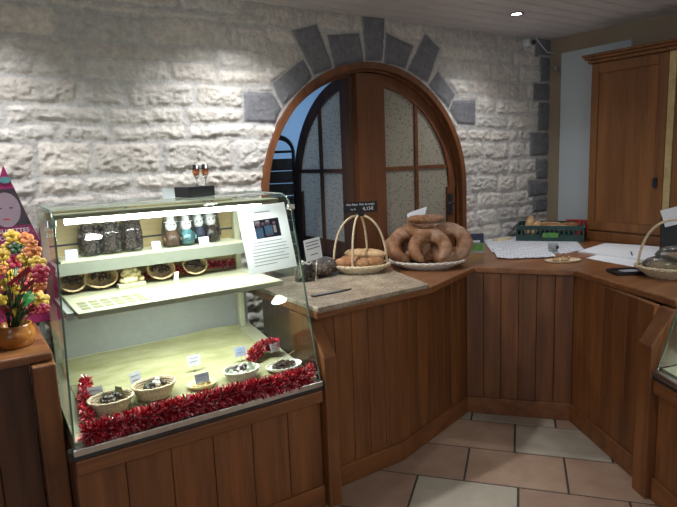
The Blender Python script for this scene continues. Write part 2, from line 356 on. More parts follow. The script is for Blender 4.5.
    struct(b.build('wall_back_core',M_ROOMW)).name='wall_storeroom_side'
back_wall()
# ------------------------------------------------------------------ floor, ceiling, other walls
def floor_mat(name,a,b_):
    m,nt,o=newmat(name); b=pbsdf(nt,o,.32); n=noise(nt,coords(nt),5,7,.65); nt.links.new(ramp(nt,n.outputs['Fac'],[(.3,a),(.7,b_)]),b.inputs['Base Color']); bump(nt,b,n.outputs['Fac'],.1,.004); return m
F_T=floor_mat('terracotta_tile',(.25,.155,.115),(.37,.255,.195)); F_C=floor_mat('cream_tile',(.32,.28,.22),(.46,.42,.35)); F_P=floor_mat('rose_tile',(.30,.19,.135),(.42,.30,.22)); F_G=plain('dark_grout',(.05,.043,.037),.9)
b=MB(); b.mi=0; b.box(-2.2,4.2,-5.6,WY+.3,-.1,-.004)
ang=math.atan2(-.776,.6306); b.M=Matrix.Rotation(ang,4,'Z'); rw,tl=.346,.489; frnd=random.Random(3)
u0=.0
for r in range(-14,24):
    v0=2.71+ (r)*rw; off={0:.24,1:-.01,-1:.01,2:.22}.get(r,frnd.random()*.49)
    for k in range(-14,16):
        ua=off+k*tl; cu,cv=ua+tl/2,v0+rw/2
        w=b.M@Vector((cu,cv,0))
        if not(-2.0<w.x<4.0 and -5.3<w.y<WY+.05): continue
        b.mi=frnd.choice([1,1,3,3,2]); 
        if r==-1 and k==-1: b.mi=2
        if r==1 and k==0: b.mi=2
        if r==-1 and k in(-2,): b.mi=1
        if r==-1 and k==0: b.mi=1
        if r==0 and k in(-1,0): b.mi=3
        if r==0 and k==-2: b.mi=1
        if r==1 and k==-1: b.mi=3
        b.box(ua+.0055,ua+tl-.0055,v0+.0055,v0+rw-.0055,-.01,0)
struct(b.build('floor',[F_G,F_T,F_C,F_P],bev=.002,seg=1))
b=MB(); b.box(-2.2,4.4,-5.7,6.1,H+.015,H+.12); y=-5.6; M_CEIL=plain('painted_boards',(.72,.70,.73),.5,var=.05,scale=5)
M_GROOVE=M_CEIL
while y<WY: b.cur=random.random(); b.box(-2.2,4.2,y+.006,y+.116,H,H+.02); y+=.122
struct(b.build('ceiling',M_CEIL,bev=.006))
b=MB(); b.box(4.2,4.3,-5.6,WY+.02,0,H); struct(b.build('wall_right',M_PLASTER))
b=MB(); b.box(-2.3,-2.2,-5.6,-4.2,0,H); b.box(-2.3,-2.2,-.2,6,0,H); b.box(-2.3,-2.2,-4.2,-.2,0,.8); b.box(-2.3,-2.2,-4.2,-.2,2.25,H); struct(b.build('wall_left',M_ROOMW))
b=MB(); b.box(-2.2,4.2,-5.7,-5.6,0,H); struct(b.build('wall_front',M_ROOMW))
b=MB()
for y in (-4.2,-2.9,-1.56,-.26): b.box(-2.28,-2.22,y,y+.06,.8,2.25)
b.box(-2.28,-2.22,-4.14,-.26,.8,.86); b.box(-2.28,-2.22,-4.14,-.26,2.19,2.25); wn=struct(b.build('unseen_window_1',W_DK))  # unseen window, put in the side wall to keep its reflection off the case
for y in (-4.14,-2.84,-1.5): b=MB(); b.box(-2.255,-2.25,y,y+1.25,.86,2.19); b.build('pane',G_CASE,wn)
# storeroom behind the arch
b=MB(); b.box(-1.2,5.2,5.4,5.5,0,H); struct(b.build('wall_storeroom',M_BLUEW))
b=MB(); b.box(-.6,-.5,WY+.14,5.4,0,H); struct(b.build('wall_storeroom_left',M_BLUEW))
b=MB(); b.box(-1.2,5.2,WY+.3,5.5,-.1,0); struct(b.build('floor_storeroom',F_C))
# ------------------------------------------------------------------ arched door
def arch_band(b,ri,ro,y0,y1,zbot=0,cx=CX,cz=CZ,n=48):
    prev=None
    pts=[(cx-ro,zbot,cx-ri)]+[]
    def ring(a): c,s_=math.cos(a),math.sin(a); return (cx+ri*c,cz+ri*s_),(cx+ro*c,cz+ro*s_)
    for i in range(n):
        i1,o1=ring(PI*i/n); i2,o2=ring(PI*(i+1)/n); b.prism([i1,o1,o2,i2],y0,y1,1)
    b.box(cx+ri,cx+ro,y0,y1,zbot,cz); b.box(cx-ro,cx-ri,y0,y1,zbot,cz)
dr=empty('door_1',(0,0,0)); struct(dr)
b=MB(); arch_band(b,.805,.845,WY-.03,WY+.012); arch_band(b,.79,.815,WY+.012,WY+.08); arch_band(b,.768,.815,WY+.08,WY+.14); b.build('door_frame',W_DOOR,dr)
def leaf_parts(w,R,mat,glass,root,bars=(1.525,)):
    """quarter-arch door leaf; local x 0 = meeting stile, w = outer edge, z arch centre CZ"""
    n=20; ms,os,bt=.105,.075,.02; Y0,Y1=0,.045
    def arcz(x,r=R): return CZ+math.sqrt(max(0,r*r-x*x))
    r2=R-os; f=MB()
    f.cur=.3; 
    xs=np.linspace(0,ms,4)
    f.prism([(0,bt)]+[(ms,bt)]+[(x,arcz(x)) for x in xs[::-1]],Y0-.006,Y1,1)      # meeting stile
    f.cur=.6; f.box(w-os,w,Y0,Y1,bt,CZ); 
    a0=math.acos(ms/R); 
    for i in range(n):
        A=a0*i/n;B=a0*(i+1)/n; f.prism([(r2*math.cos(A),CZ+r2*math.sin(A)),(R*math.cos(A),CZ+R*math.sin(A)),(R*math.cos(B),CZ+R*math.sin(B)),(r2*math.cos(B),CZ+r2*math.sin(B))],Y0,Y1,1)
    f.cur=.45; f.box(ms,w-os,Y0,Y1,bt,.14); f.box(ms,w-os,Y0,Y1,.92,1.03)
    f.build('leaf_frame',mat,root)
    p=MB(); p.cur=.7; p.box(ms,w-os,.012,.034,.14,.92); p.build('lower_panel',mat,root)
    xm=ms+(w-os-ms)*.5
    g=MB(); g.box(xm-.014,xm+.014,.006,.039,1.03,arcz(xm,r2)+.01)
    for z in bars:
        xe=math.sqrt(r2*r2-max(0,z-CZ)**2); g.box(ms,xe,.008,.037,z-.013,z+.013)
    g.build('glazing_bar',mat,root)
    q=MB(); poly=[(ms,1.03),(w-os,1.03)]+[(r2*math.cos(a),CZ+r2*math.sin(a)) for a in np.linspace(0,math.acos(ms/r2),18)]
    q.prism(poly,.018,.024,1); q.build('glass_pane',glass,root)
# right leaf, closed
rl=empty('door_leaf',(2.385,WY+.03,0)); rl.parent=dr; leaf_parts(.762,.782,W_DOOR,M_DOT,rl)
b=MB(); b.box(.69,.735,-.006,0,1.16,1.32); b.ball((.712,-.02,1.25),.014); b.tube([(.712,-.02,1.25),(.712,-.045,1.25),(.64,-.045,1.25)],.008); b.build('door_handle',M_STEEL,rl)
b=MB(); b.cur=.2; b.box(2.262,2.384,WY+.02,WY+.07,0,CZ+.782); b.build('centre_post',W_DOOR,dr)
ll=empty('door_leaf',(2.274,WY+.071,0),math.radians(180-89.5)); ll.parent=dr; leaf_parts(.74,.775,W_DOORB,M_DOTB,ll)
# ------------------------------------------------------------------ trolley rack in the storeroom
tr=empty('bakery_trolley',(2.285,4.32,0),-.5,'black bakery trolley rack with arched top seen through the open door','trolley')
b=MB()
for y in(-.25,.25):
    arc=[(.12*math.cos(a),y,1.68+.12*math.sin(a)) for a in np.linspace(0,PI,13)]
    b.tube([(.12,y,.1)]+arc+[(-.12,y,.1)],.012)
b.tube([(-.12,-.25,1.68),(.12,-.25,1.68)],.010); b.build('rack_frame',M_STEEL,tr)
for k in range(14):
    b=MB(); z=.26+k*.098; b.box(-.107,.107,-.24,.24,z,z+.012); b.box(-.107,.107,-.245,-.235,z,z+.092); b.build('baking_tray',M_STEEL,tr)
for x in(-.12,.12):
    for y in(-.25,.25): b=MB(); b.M=Matrix.Translation((x,y,.05))@Matrix.Rotation(PI/2,4,'X'); b.lathe([(.05,-.015),(.05,.015)],16); b.M=None; b.box(x-.015,x+.015,y-.02,y+.02,.05,.12); b.build('caster',M_BLACK,tr)
# ------------------------------------------------------------------ main counter
TZ=.93
A_=(1.33,2.235);B_=(1.83,2.243);C_=(2.535,2.452);D_=(2.931,1.985);E_=(2.588,1.343)
ct=empty('shop_counter',(2.3,2.3,0),0,'angled wooden shop counter with vertical board panelling and skirting','counter')
def seg_local(p,q): 
    p=Vector(p);q=Vector(q);d=(q-p);L=d.length;a=math.atan2(d.y,d.x); return Matrix.Translation((p.x-2.3,p.y-2.3,0))@Matrix.Rotation(a,4,'Z'),L
def panelling(p,q,name,zt=TZ-.036,nb=None):
    M,L=seg_local(p,q); nb=nb or max(2,round(L/.098)); b=MB(); b.M=M; w=L/nb
    for i in range(nb): b.cur=random.random(); b.box(i*w+.0012,(i+1)*w-.0012,0,.02,0,zt)
    b.cur=.1; b.box(0,L,.018,.03,0,zt); b.build(name,W_VERT,ct,bev=.002,seg=1)
    s=MB(); s.M=M; s.cur=.8; s.box(-.0,L,-.014,.0,0,.105); s.build('skirting_board',W_HX,ct,bev=.004)
for p,q in((A_,B_),(B_,C_),(C_,D_),(D_,E_)): panelling(p,q,'board_panel')
# carcass behind panelling (seen from the side)
b=MB(); b.M=Matrix.Translation((-2.3,-2.3,0)); b.cur=.3
car=[(1.36,2.28),(1.83,2.29),(2.55,2.51),(2.99,2.0),(2.70,1.40),(3.2,1.15),(3.62,1.9),(3.62,2.75),(3.2,2.86),(2.52,2.86),(1.36,2.86)]
b.prism(car,.02,TZ-.037); b.build('carcass',W_DK,ct)
wt=[(1.29,2.16),(2.01,2.19),(2.565,2.412),(2.892,1.961),(2.605,1.258),(3.03,1.03),(3.96,1.02),(4.19,1.4),(4.19,3.09),(2.9,3.09),(2.9,2.90),(1.29,2.90)]
b=MB(); b.cur=.7; b.prism(wt,TZ-.036,TZ); o=b.build('wooden_worktop',W_TOP,bev=.008,seg=3); centre(o)
tag(o,'brown wooden worktop with rounded front edge running around the angled counter','worktop')
SZ=TZ+.022
b=MB(); b.prism([(1.29,2.15),(1.985,2.178),(2.09,2.60),(2.14,2.88),(1.29,2.88)],TZ,SZ)
o=centre(b.build('stone_slab',M_SLAB,bev=.004)); tag(o,'beige mottled granite slab on the counter right of the display case','slab')
# ------------------------------------------------------------------ side counter at far left
sc=empty('side_counter',(-.3,2.6,0),0,'dark wooden side counter left of the lit display case, carrying the flower pot','counter')
b=MB(); b.M=Matrix.Translation((.3,-2.6,0)); b.cur=.6; b.prism([(-1.1,2.37),(.240,2.35),(.240,3.09),(-1.1,3.09)],TZ-.035,TZ); b.build('counter_top',W_TOP,sc,bev=.008)
b=MB(); b.M=Matrix.Translation((.3,-2.6,0))
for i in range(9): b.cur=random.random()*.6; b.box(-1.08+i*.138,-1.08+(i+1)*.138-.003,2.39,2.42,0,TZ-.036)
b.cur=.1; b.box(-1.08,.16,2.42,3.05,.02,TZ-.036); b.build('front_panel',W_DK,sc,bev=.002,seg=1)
# ------------------------------------------------------------------ display cases
def profile():
    """glass profile (local y,z) from the front ledge up over the rounded corner and back"""
    P=[(.012,.625),(.06,.82),(.115,1.05),(.164,1.25),(.186,1.335)]
    for a in np.linspace(math.radians(10),math.radians(84),7): P.append((.30-.11*math.cos(a),1.345+.11*math.sin(a)))
    return P+[(.50,1.456),(.70,1.457)]
def case(org,rz,W,lb_case,lb_base,detail=True):
    base=empty('counter_plinth',org,rz,lb_base,'counter')
    nb=max(3,round(W/.185)); b=MB(); w=(W+.0)/nb
    for i in range(nb): b.cur=random.random(); b.box(i*w+.0012,(i+1)*w-.0012,.025,.045,.02,.545)
    b.cur=.1; b.box(0,W,.043,.06,0,.56); b.build('board_panel',W_VERT,base,bev=.002,seg=1)
    b=MB(); b.cur=.65; b.box(0,W,-.004,.05,.52,.580); b.build('top_rail',W_HX,base,bev=.008)
    b=MB(); b.cur=.75; b.box(0,W,.012,.026,0,.11); b.build('skirting_board',W_HX,base,bev=.004)
    b=MB(); b.cur=.2; b.box(0,W,.06,.78,.0,.578); b.build('carcass',W_DK,base)
    c=empty('display_case',Vector(org)+Vector((0,0,.582)),rz,lb_case,'display case'); T=Matrix.Translation((0,0,-.582))
    P=profile()
    b=MB(); b.M=T; n=len(P); b.smooth=True
    off=[]
    for i,(y,z) in enumerate(P):
        a=P[max(0,i-1)];d=P[min(n-1,i+1)];t=Vector((d[0]-a[0],d[1]-a[1])).normalized(); off.append((y+t.y*.006,z-t.x*.006))
    lean=lambda z,x: x+(.045*(z-.62)/.83 if x<.1 else 0)
    vs=[(lean(z,x),y,z) for x in(.004,W-.004) for (y,z) in P]
    b.add(vs,[(i,n+i,n+i+1,i+1) for i in range(n-3)])
    b.build('front_glass',G_CASE,c)
    b=MB(); b.M=T; b.smooth=True; b.add([(lean(z,x),y,z) for x in(.004,W-.004) for (y,z) in P[n-5:]],[(i,5+i,6+i,1+i) for i in range(4)]); b.build('top_glass',G_TOP,c)
    for x in(.004,W-.004):
        b=MB(); b.M=T; poly=P+[(.745,1.44),(.745,.60),(.02,.60)]; b.add([(lean(z,x),y,z) for y,z in poly],[tuple(range(len(poly)))]); sg=b.build('side_glass',G_CASE,c)
        e=MB(); e.M=T; e.tube([(lean(z,x),y,z) for y,z in P],.0042,6); e.build('glass_edge',G_EDGE,sg)
    b=MB(); b.M=T; b.box(0,W,.002,.028,.582,.597); b.build('plinth_strip',M_STEEL,c); b=MB(); b.M=T; b.box(-.003,W+.003,-.004,.028,.597,.624); b.build('front_ledge',M_ALU,c,bev=.004)
    # deck, back wall and posts
    b=MB(); b.M=T; b.prism([(.03,.583),(.745,.583),(.745,.735),(.03,.635)],.01,W-.01,0); b.build('deck',M_CREAM,c)
    b=MB(); b.M=T; b.box(.01,W-.01,.745,.765,.583,1.02); b.build('back_panel',M_GREYP,c)
    for k,(xa,xb,y) in enumerate(((.07,W*.42,.735),(W*.40,W*.70,.748),(W*.69,W-.05,.735))):
        b=MB(); b.M=T; b.cur=random.random(); b.box(xa,xb,y,y+.01,1.02,1.42); b.build('sliding_door',W_PALE,c)
        b=MB(); b.M=T; b.box(xa,xb,y-.006,y,1.262,1.270); b.box(xb-.008,xb,y-.006,y,1.02,1.42); b.build('door_strip',M_STEEL,c)
    for x in(.05,W-.075): b=MB(); b.M=T; b.box(x,x+.03,.70,.735,.73,1.44); b.build('corner_post',M_CREAM,c,bev=.003)
    b=MB(); b.M=T; b.box(.055,W-.03,.265,.35,1.418,1.436)
    b.build('lamp_reflector',M_CREAM,c,bev=.004); b=MB(); b.M=T; b.box(.055,W-.03,.70,.745,1.42,1.445); b.build('canopy_rail',M_CREAM,c,bev=.004)
    b=MB(); b.M=T; b.box(.10,W-.09,.565,.735,1.205,1.216); us=b.build('upper_shelf',M_CREAM,c,bev=.002)
    b=MB(); b.M=T; b.box(.075,W-.075,.562,.574,1.153,1.205); b.build('shelf_fascia',plain('fascia_grey',(.18,.19,.155),.5,var=.04),us)
    for xa in(.07,W-.085): b=MB(); b.M=T; b.box(xa,xa+.015,.50,.735,1.185,1.2045); b.build('shelf_bracket',M_GREYP,us)
    b=MB(); b.M=T; b.box(.10,W-.04,.25,.735,1.028,1.052); ms=b.build('middle_shelf',M_CREAM,c,bev=.003)
    b=MB(); b.M=T
    for i in range(6):
        for j in range(3): b.box(.125+i*.045,.16+i*.045,.30+j*.055,.34+j*.055,1.052,1.0535)
    b.build('square_grid',plain('grid_olive',(.17,.17,.10),.5),ms)  # rows of darker olive squares on the left part of the shelf
    for xa in(.072,W-.038): b=MB(); b.M=T; b.box(xa,xa+.026,.33,.735,1.01,1.04); b.build('shelf_bracket',M_GREYP,ms)
    b=MB(); b.M=T; b.box(.12,W-.06,.30,.33,1.018,1.028); b.build('lamp_strip',E_LED,ms)
    b=MB(); b.M=T@Matrix.Translation((0,.325,1.405)); b.tube([(.10,0,0),(W-.10,0,0)],.013,12); b.build('fluorescent_tube',E_TUBE,c)
    b=MB(); b.M=T; b.box(.028,.06,.235,.262,1.39,1.42); b.build('glass_clamp',M_CHROME,c,bev=.003)
    b=MB(); b.M=T; b.box(W-.02,W+.012,.19,.215,1.385,1.41); b.build('glass_clamp',M_CHROME,c,bev=.003)
    for xa in(-.021,W+.003): b=MB(); b.M=T; b.box(xa,xa+.018,-.004,.025,.585,.622); b.build('ledge_end',M_BLACK,c,bev=.003)
    return c,base
O1=(.245,2.12,0); W1=1.035
def post(parent,O,rz,x,straight=False,mat=None,wd=.066,ty=.135):
    b=MB(); b.cur=.75; poly=[(.19,0),(.30,0),(.30,TZ-.037),(.19,TZ-.037)] if straight else [(-.015,0),(.14,0),(.30,0),(.30,TZ-.04),(ty,TZ-.04),(-.015,.73)]
    b.M=Matrix.Translation(Vector(O)-Vector(parent.location))@Matrix.Rotation(rz,4,'Z'); b.prism(poly,x,x+wd,0); b.build('side_post',mat or W_VERT,parent,bev=.006)
post(ct,O1,0,W1+.007); post(sc,O1,0,-.083,True,wd=.080)
case(O1,0,W1,'large lit glass display case with curved front, chocolates and red tinsel inside','wooden base with vertical boards beneath the large lit display case')
tdir=(-.472,-.881)
rz2=math.atan2(tdir[1],tdir[0]); O2=(2.494,1.280,0); post(ct,O2,rz2,-.103,wd=.098,ty=.085)
case(O2,rz2,.95,'glass display case cut off by the right edge, with slanted pale wooden side','wooden base below the display case at the right edge')
def tubelight(loc,rz,L,pw):
    l=bpy.data.lights.new('case_light','AREA'); l.shape='RECTANGLE'; l.size=L; l.size_y=.03; l.energy=pw; l.color=(.92,1,.94)
    o=bpy.data.objects.new('case_light',l); COL.objects.link(o); o.location=loc; o.rotation_euler=(0,0,rz); return o
tubelight((O1[0]+W1/2,O1[1]+.325,1.388),0,.85,9); tubelight((O1[0]+W1/2+.03,O1[1]+.315,1.014),0,.8,5)
v=Matrix.Rotation(rz2,4,'Z')@Vector((.47,.325,1.388)); tubelight((O2[0]+v.x,O2[1]+v.y,1.388),rz2,.75,4)
# ------------------------------------------------------------------ contents of the large case
def deckz(Y): return .635+(Y-2.15)*(.10/.715)
def ondeck(px,py,lift=.006):
    z=.68
    for _ in range(20): p=onz(px,py,z); z=deckz(p.y)+lift
    return Vector((p.x,p.y,z))
# cloth
b=MB(); nx,ny=40,24; vs=[]
for i in range(nx+1):
    for j in range(ny+1):
        x=O1[0]+.07+(W1-.16)*i/nx; y=O1[1]+.05+.67*j/ny
        vs.append((x,y,deckz(y)+.003+.004*(1+math.sin(x*23+y*31)*math.sin(y*19))*(.5)+.012*max(0,math.sin(y*26+x*3))**6))
b.smooth=True; b.add(vs,[(i*(ny+1)+j,(i+1)*(ny+1)+j,(i+1)*(ny+1)+j+1,i*(ny+1)+j+1) for i in range(nx) for j in range(ny)])
tag(centre(b.build('display_cloth',M_CLOTH)),'pale green-gold cloth covering the sloping bottom of the lit case','cloth')
def tinsel(path,r,n,name,label):
    b=MB(); path=[Vector(p) for p in path]; Ls=[(q-p).length for p,q in zip(path,path[1:])]; tot=sum(Ls)
    for _ in range(n):
        s=random.random()*tot; k=0
        while s>Ls[k] and k<len(Ls)-1: s-=Ls[k]; k+=1
        c=path[k].lerp(path[k+1],min(1,s/Ls[k])); d=Vector([random.gauss(0,1) for _ in range(3)]).normalized(); 
        a=c+d*r*random.uniform(.05,.4); e=c+d*r*random.uniform(.7,1.1); e.z=max(e.z,c.z-r*.8); w=d.cross(Vector([random.gauss(0,1) for _ in range(3)])).normalized()*random.uniform(.0016,.0042)
        b.cur=random.random(); b.add([a-w,a+w,e+w*.8,e-w*.8],[(0,1,2,3)])
    b.cur=.3; b.tube(path,r*.25,6); return tag(centre(b.build(name,M_TINSEL)),label,'tinsel')
pts=[(ondeck(px,py,.025)) for px,py in ((88,434),(125,424),(160,413),(200,403),(240,393),(280,384),(308,375))]
tinsel(pts,.050,8500,'tinsel_garland','thick red tinsel garland lying along the front edge of the lit case')
pts=[ondeck(88,418,.03),ondeck(84,395,.03),ondeck(86,380,.03)]; pts=[Vector((max(p.x,O1[0]+.04),p.y,p.z)) for p in pts]
tinsel(pts,.03,1500,'tinsel_garland','short red tinsel tuft in the left front corner of the lit case')
p0=ondeck(255,350,.05); tinsel([ondeck(252,356,.04),ondeck(262,346,.055),ondeck(275,344,.055)],.035,1800,'tinsel_garland','red tinsel tuft standing behind the price cards at right of the case bottom')
tinsel([(x,2.835+.008*math.sin(x*17),1.085+.008*math.sin(x*31)) for x in np.linspace(.34,1.20,14)],.024,5000,'tinsel_garland','red tinsel garland behind the small baskets under the upper shelf')
tinsel([ondeck(312,368,.03),ondeck(314,358,.03)],.022,500,'tinsel_garland','small end of red tinsel in the right front corner of the lit case')
def basket(loc,rx,ry,h,label,mat=M_WICK,name='wicker_basket',tilt=(0,0,0),n=28,group=None,rings=6,base=.72):
    t=empty(name,loc,0,label,'basket',group,rot=tilt); b=MB(); s=[]
    prof=[]
    for i in range(rings*4+1):
        k=i/(rings*4); r=base+(1-base)*k; prof.append((r+.025*math.sin(i*PI/2),k*h))
    inner=[(r-.06,max(z,.004)) for r,z in prof[::-1]]
    b.lathe([(.001,0)]+prof+inner+[(.001,.004)],n,rx,ry); 
    b.build('basket_body',mat,t)
    b=MB(); b.tube([(rx*1.0*math.cos(a),ry*1.0*math.sin(a),h+.0015*math.sin(a*14)) for a in np.linspace(0,2*PI,41)[:-1]],.0045 if rx<.12 else .008,6,closed=True); b.build('basket_rim',mat,t)
    return t
LUMP={}
def lump(mat,kind):
    key=(mat.name,kind)
    if key not in LUMP:
        b=MB(); 
        if kind=='ball': b.ball((0,0,.011),.011,jit=.0012,n=10)
        elif kind=='bar': b.M=Matrix.Identity(4); b.box(-.02,.02,-.007,.007,0,.009)
        elif kind=='disc': b.lathe([(.012,0),(.0135,.002),(.0135,.004),(.011,.006)],12)
        LUMP[key]=b.build('chocolate_piece',mat,bev=.002 if kind=='bar' else 0)
        return LUMP[key],True
    return LUMP[key],False
def fill(c,rx,ry,z,n,mat,kind,label,group,cat='chocolate',layers=2,sc=1):
    for i in range(n):
        src,first=lump(mat,kind); k=(i+.5)/n; lay=0 if i<n*.65 else 1; r=math.sqrt(((i*.618)%1))*(.8 if lay==0 else .45); a=i*2.4
        loc=(c[0]+rx*r*math.cos(a),c[1]+ry*r*math.sin(a),z+lay*.012*sc); rot=(random.uniform(-.3,.3),random.uniform(-.3,.3),random.uniform(0,6.28))
        o=src if first else src.copy()
        if not first: COL.objects.link(o)
        o.location=loc; o.rotation_euler=rot; o.scale=(sc,sc,sc); tag(o,label,cat,group)
CARD={}
def card(loc,w,h,label,lean=.25,rz=0,mat=M_WHITE,stick=False,lines=2,name='price_card',pal=0):
    t=empty(name,loc,rz,label,'price card'); b=MB(); b.M=Matrix.Rotation(-lean,4,'X'); z0=.028 if stick else 0
    b.box(-w/2,w/2,-.001,.001,z0,z0+h); b.build('card',mat,t)
    g=MB(); g.M=Matrix.Rotation(-lean,4,'X')
    for i in range(lines): zz=z0+h*(.72-.3*i); g.box(-w*.36,w*(.36-.1*(i%2)),-.0016,-.001,zz-h*.035,zz+h*.035)
    g.build('handwriting',M_GREYINK,t)
    if stick: s=MB(); s.M=Matrix.Rotation(-lean,4,'X'); s.tube([(0,.002,0),(0,.002,z0+h*.3)],.0012,6); s.build('stick',M_WICKP,t)
    return t
# baskets on the case bottom
sp=ondeck(112,410); bk=basket(sp,.085,.068,.052,'round wicker basket with olive paper at the left front of the case bottom',M_WICKP)
fill(sp,.056,.045,sp.z+.03,26,M_CHOC,'ball','dark round chocolate in the leftmost basket on the case bottom','chocolates in the leftmost bottom basket')
def leafpaper(loc,h,label,mat,rz=0,w=.05):
    b=MB(); b.add([(-w/2,0,0),(w/2,0,0),(w*.35,.004,h),(0,.008,h*1.25),(-w*.1,.006,h*.7)],[(0,1,2,3,4)]); b.add([(-w/2,.0015,0),(w/2,.0015,0),(w*.35,.0055,h),(0,.0095,h*1.25),(-w*.1,.0075,h*.7)],[(4,3,2,1,0)])
    o=b.build('folded_paper',mat); o.location=loc; o.rotation_euler=(-.3,0,rz); return tag(o,label,'paper')
M_OLIVE=plain('olive_paper',(.22,.24,.12),.7,var=.1); M_MINT=plain('mint_paper',(.45,.60,.48),.6,var=.1)
leafpaper(sp+Vector((.03,.01,.03)),.045,'olive paper point standing in the leftmost bottom basket',M_OLIVE,.1,.06)
leafpaper(sp+Vector((-.02,.03,.03)),.03,'short olive paper behind the chocolates of the leftmost bottom basket',M_OLIVE,-.1,.05)
sp2=ondeck(155,396); basket(sp2,.088,.070,.055,'round wicker basket with mint paper, second from left on the case bottom',M_WICKP)
fill(sp2,.058,.046,sp2.z+.03,22,M_CHOC,'ball','dark round chocolate in the second basket from the left on the case bottom','chocolates in the second bottom basket')
fill(sp2+Vector((.01,-.01,0)),.025,.02,sp2.z+.046,4,M_ICE,'ball','white icing ball on top of the second basket of chocolates','white balls in the second bottom basket','sweet')
leafpaper(sp2+Vector((-.025,-.02,.03)),.04,'mint paper tongue at the front of the second bottom basket',M_MINT,.2,.035)
sp3=ondeck(202,386); b=MB(); t=empty('shallow_dish',sp3,0,'shallow pale dish of yellow-white sweets in the middle of the case bottom','dish')
b.lathe([(.001,0),(.055,.0),(.068,.016),(.065,.017),(.053,.004),(.001,.004)],28,1,.75); b.build('dish_body',M_WCHOC,t)
fill(sp3,.045,.034,sp3.z+.008,22,M_WCHOC,'disc','pale yellow sweet in the shallow dish at the middle of the case bottom','sweets in the shallow dish','sweet')
sp4=ondeck(242,378); basket(sp4,.082,.062,.042,'paper-lined pale basket with icing-dusted chocolates, right of the shallow dish',M_WICKW)
fill(sp4,.055,.042,sp4.z+.022,14,M_ICE,'ball','white dusted chocolate in the paper-lined basket','white chocolates in the lined basket')
fill(sp4,.05,.038,sp4.z+.028,10,M_CHOC,'ball','dark chocolate among white ones in the paper-lined basket','dark chocolates in the lined basket')
leafpaper(sp4+Vector((.052,.0,.02)),.035,'mint paper at the right side of the lined basket',M_MINT,.6,.05)
leafpaper(sp4+Vector((-.052,.01,.015)),.03,'mint paper at the left side of the lined basket',M_MINT,-.4,.045)
leafpaper(sp4+Vector((.0,.03,.02)),.028,'white-green paper at the back of the lined basket',M_MINT,0,.07)
sp5=ondeck(284,369); t=empty('oval_dish',sp5,0,'white oval pierced dish of dark chocolate bark at the right of the case bottom','dish')
b=MB(); b.lathe([(.001,0),(.065,.0),(.087,.020),(.084,.021),(.062,.004),(.001,.004)],32,1,.7); b.build('dish_body',M_ICE,t)
b=MB(); b.tube([(.0865*math.cos(a),.0605*math.sin(a),.021+.002*math.sin(a*24)) for a in np.linspace(0,2*PI,97)[:-1]],.003,5,closed=True); b.build('lace_rim',M_ICE,t)
fill(sp5,.062,.04,sp5.z+.012,34,M_CHOC,'bar','dark chocolate stick in the white oval dish','chocolate sticks in the oval dish')
# cards on the case bottom
for (px,py,w,h,l,rz,mt) in ((96,400,.045,.042,'white card standing in the leftmost bottom basket',-.15,M_WHITE),(139,392,.04,.045,'white card at the left side of the second bottom basket',.35,M_WHITE),
  (196,372,.045,.038,'white card on the cloth behind the shallow dish',0,M_WHITE),(204,389,.048,.03,'pale blue card lying against the front of the shallow dish',.05,M_BLUEP),
  (242,362,.042,.034,'pale blue card behind the paper-lined basket',0,M_BLUEP),(262,359,.042,.03,'bluish card left of the pair standing behind the oval dish',.2,M_BLUEP),(277,357,.042,.032,'pale card right of the pair standing behind the oval dish',.25,M_WHITE)):
    p=ondeck(px,py,.006); card(p,w*1.3,h*1.3,l,rz=rz,mat=mt,stick=(py<395))
b=MB(); p=ondeck(268,372); q=ony(323,347,2.30); b.tube([(p.x-.02,p.y-.02,p.z+.03),(p.x+.07,p.y,p.z+.042),(1.262,p.y+.05,p.z+.052)],.002,6)
tag(centre(b.build('wooden_skewer',M_WICKP)),'thin wooden skewer lying across the oval dish towards the side glass','skewer')
# ---- middle shelf baskets
MZ=1.052
def onmid(px,Y): 
    p=ony(px,280,Y); return Vector((p.x,Y,MZ))
for px,rx,l,mt,kd,cl in ((71,.056,'small wicker basket at far left of the middle shelf',M_CHOC,'ball','dark'),(100,.072,'small wicker basket of dark chocolates, second from left on the middle shelf',M_CHOC,'ball','dark'),
   (160,.064,'small wicker basket of dark chocolates right of the white sweets on the middle shelf',M_CHOC,'ball','dark'),(194,.060,'small basket with dark sticks, rightmost on the middle shelf',M_CHOC,'bar','dark')):
    p=onmid(px,2.805)+Vector((0,0,.047)); th=1.15; ry=.05; basket(p,rx,ry,.04,l,M_WICK,tilt=(th,0,0),base=.8,rings=4)
    side={71:'far left',100:'second from left',160:'third from left',194:'rightmost'}[px]
    for i in range(6):
        src,first=lump(mt,kd); r=math.sqrt((i+.5)/6)*.55; a=i*2.4; v=Matrix.Rotation(th,4,'X')@Vector((rx*r*math.cos(a),ry*r*math.sin(a),.022)); o=src if first else src.copy()
        if not first: COL.objects.link(o)
        o.location=p+v; o.rotation_euler=(random.uniform(-.3,.3),random.uniform(-.3,.3),random.uniform(0,6)); o.scale=(1.2,1.2,1.2)
        tag(o,'dark chocolate in the tipped basket on the middle shelf, '+side+' of four','chocolate','chocolates in the middle shelf basket '+side)
p=onmid(131,2.755); t=empty('sweet_tray',p,0,'small tray heaped with white and gold sweets on the middle shelf','tray'); b=MB(); b.box(-.062,.062,-.028,.028,0,.02); b.build('tray_body',M_CREAM,t,bev=.003)
fill(p,.062,.026,MZ+.02,34,M_WCHOC,'ball','white-gold sweet heaped on the small tray of the middle shelf','sweets on the small tray','sweet',sc=1.3)
fill(p,.05,.018,MZ+.046,18,M_WCHOC,'ball','white-gold sweet at the top of the heap on the small tray','sweets topping the small tray','sweet',sc=1.3)
card(onmid(128,2.79)+Vector((0,0,.03)),.045,.03,'white card behind the white sweets on the middle shelf',lean=.1,stick=True)
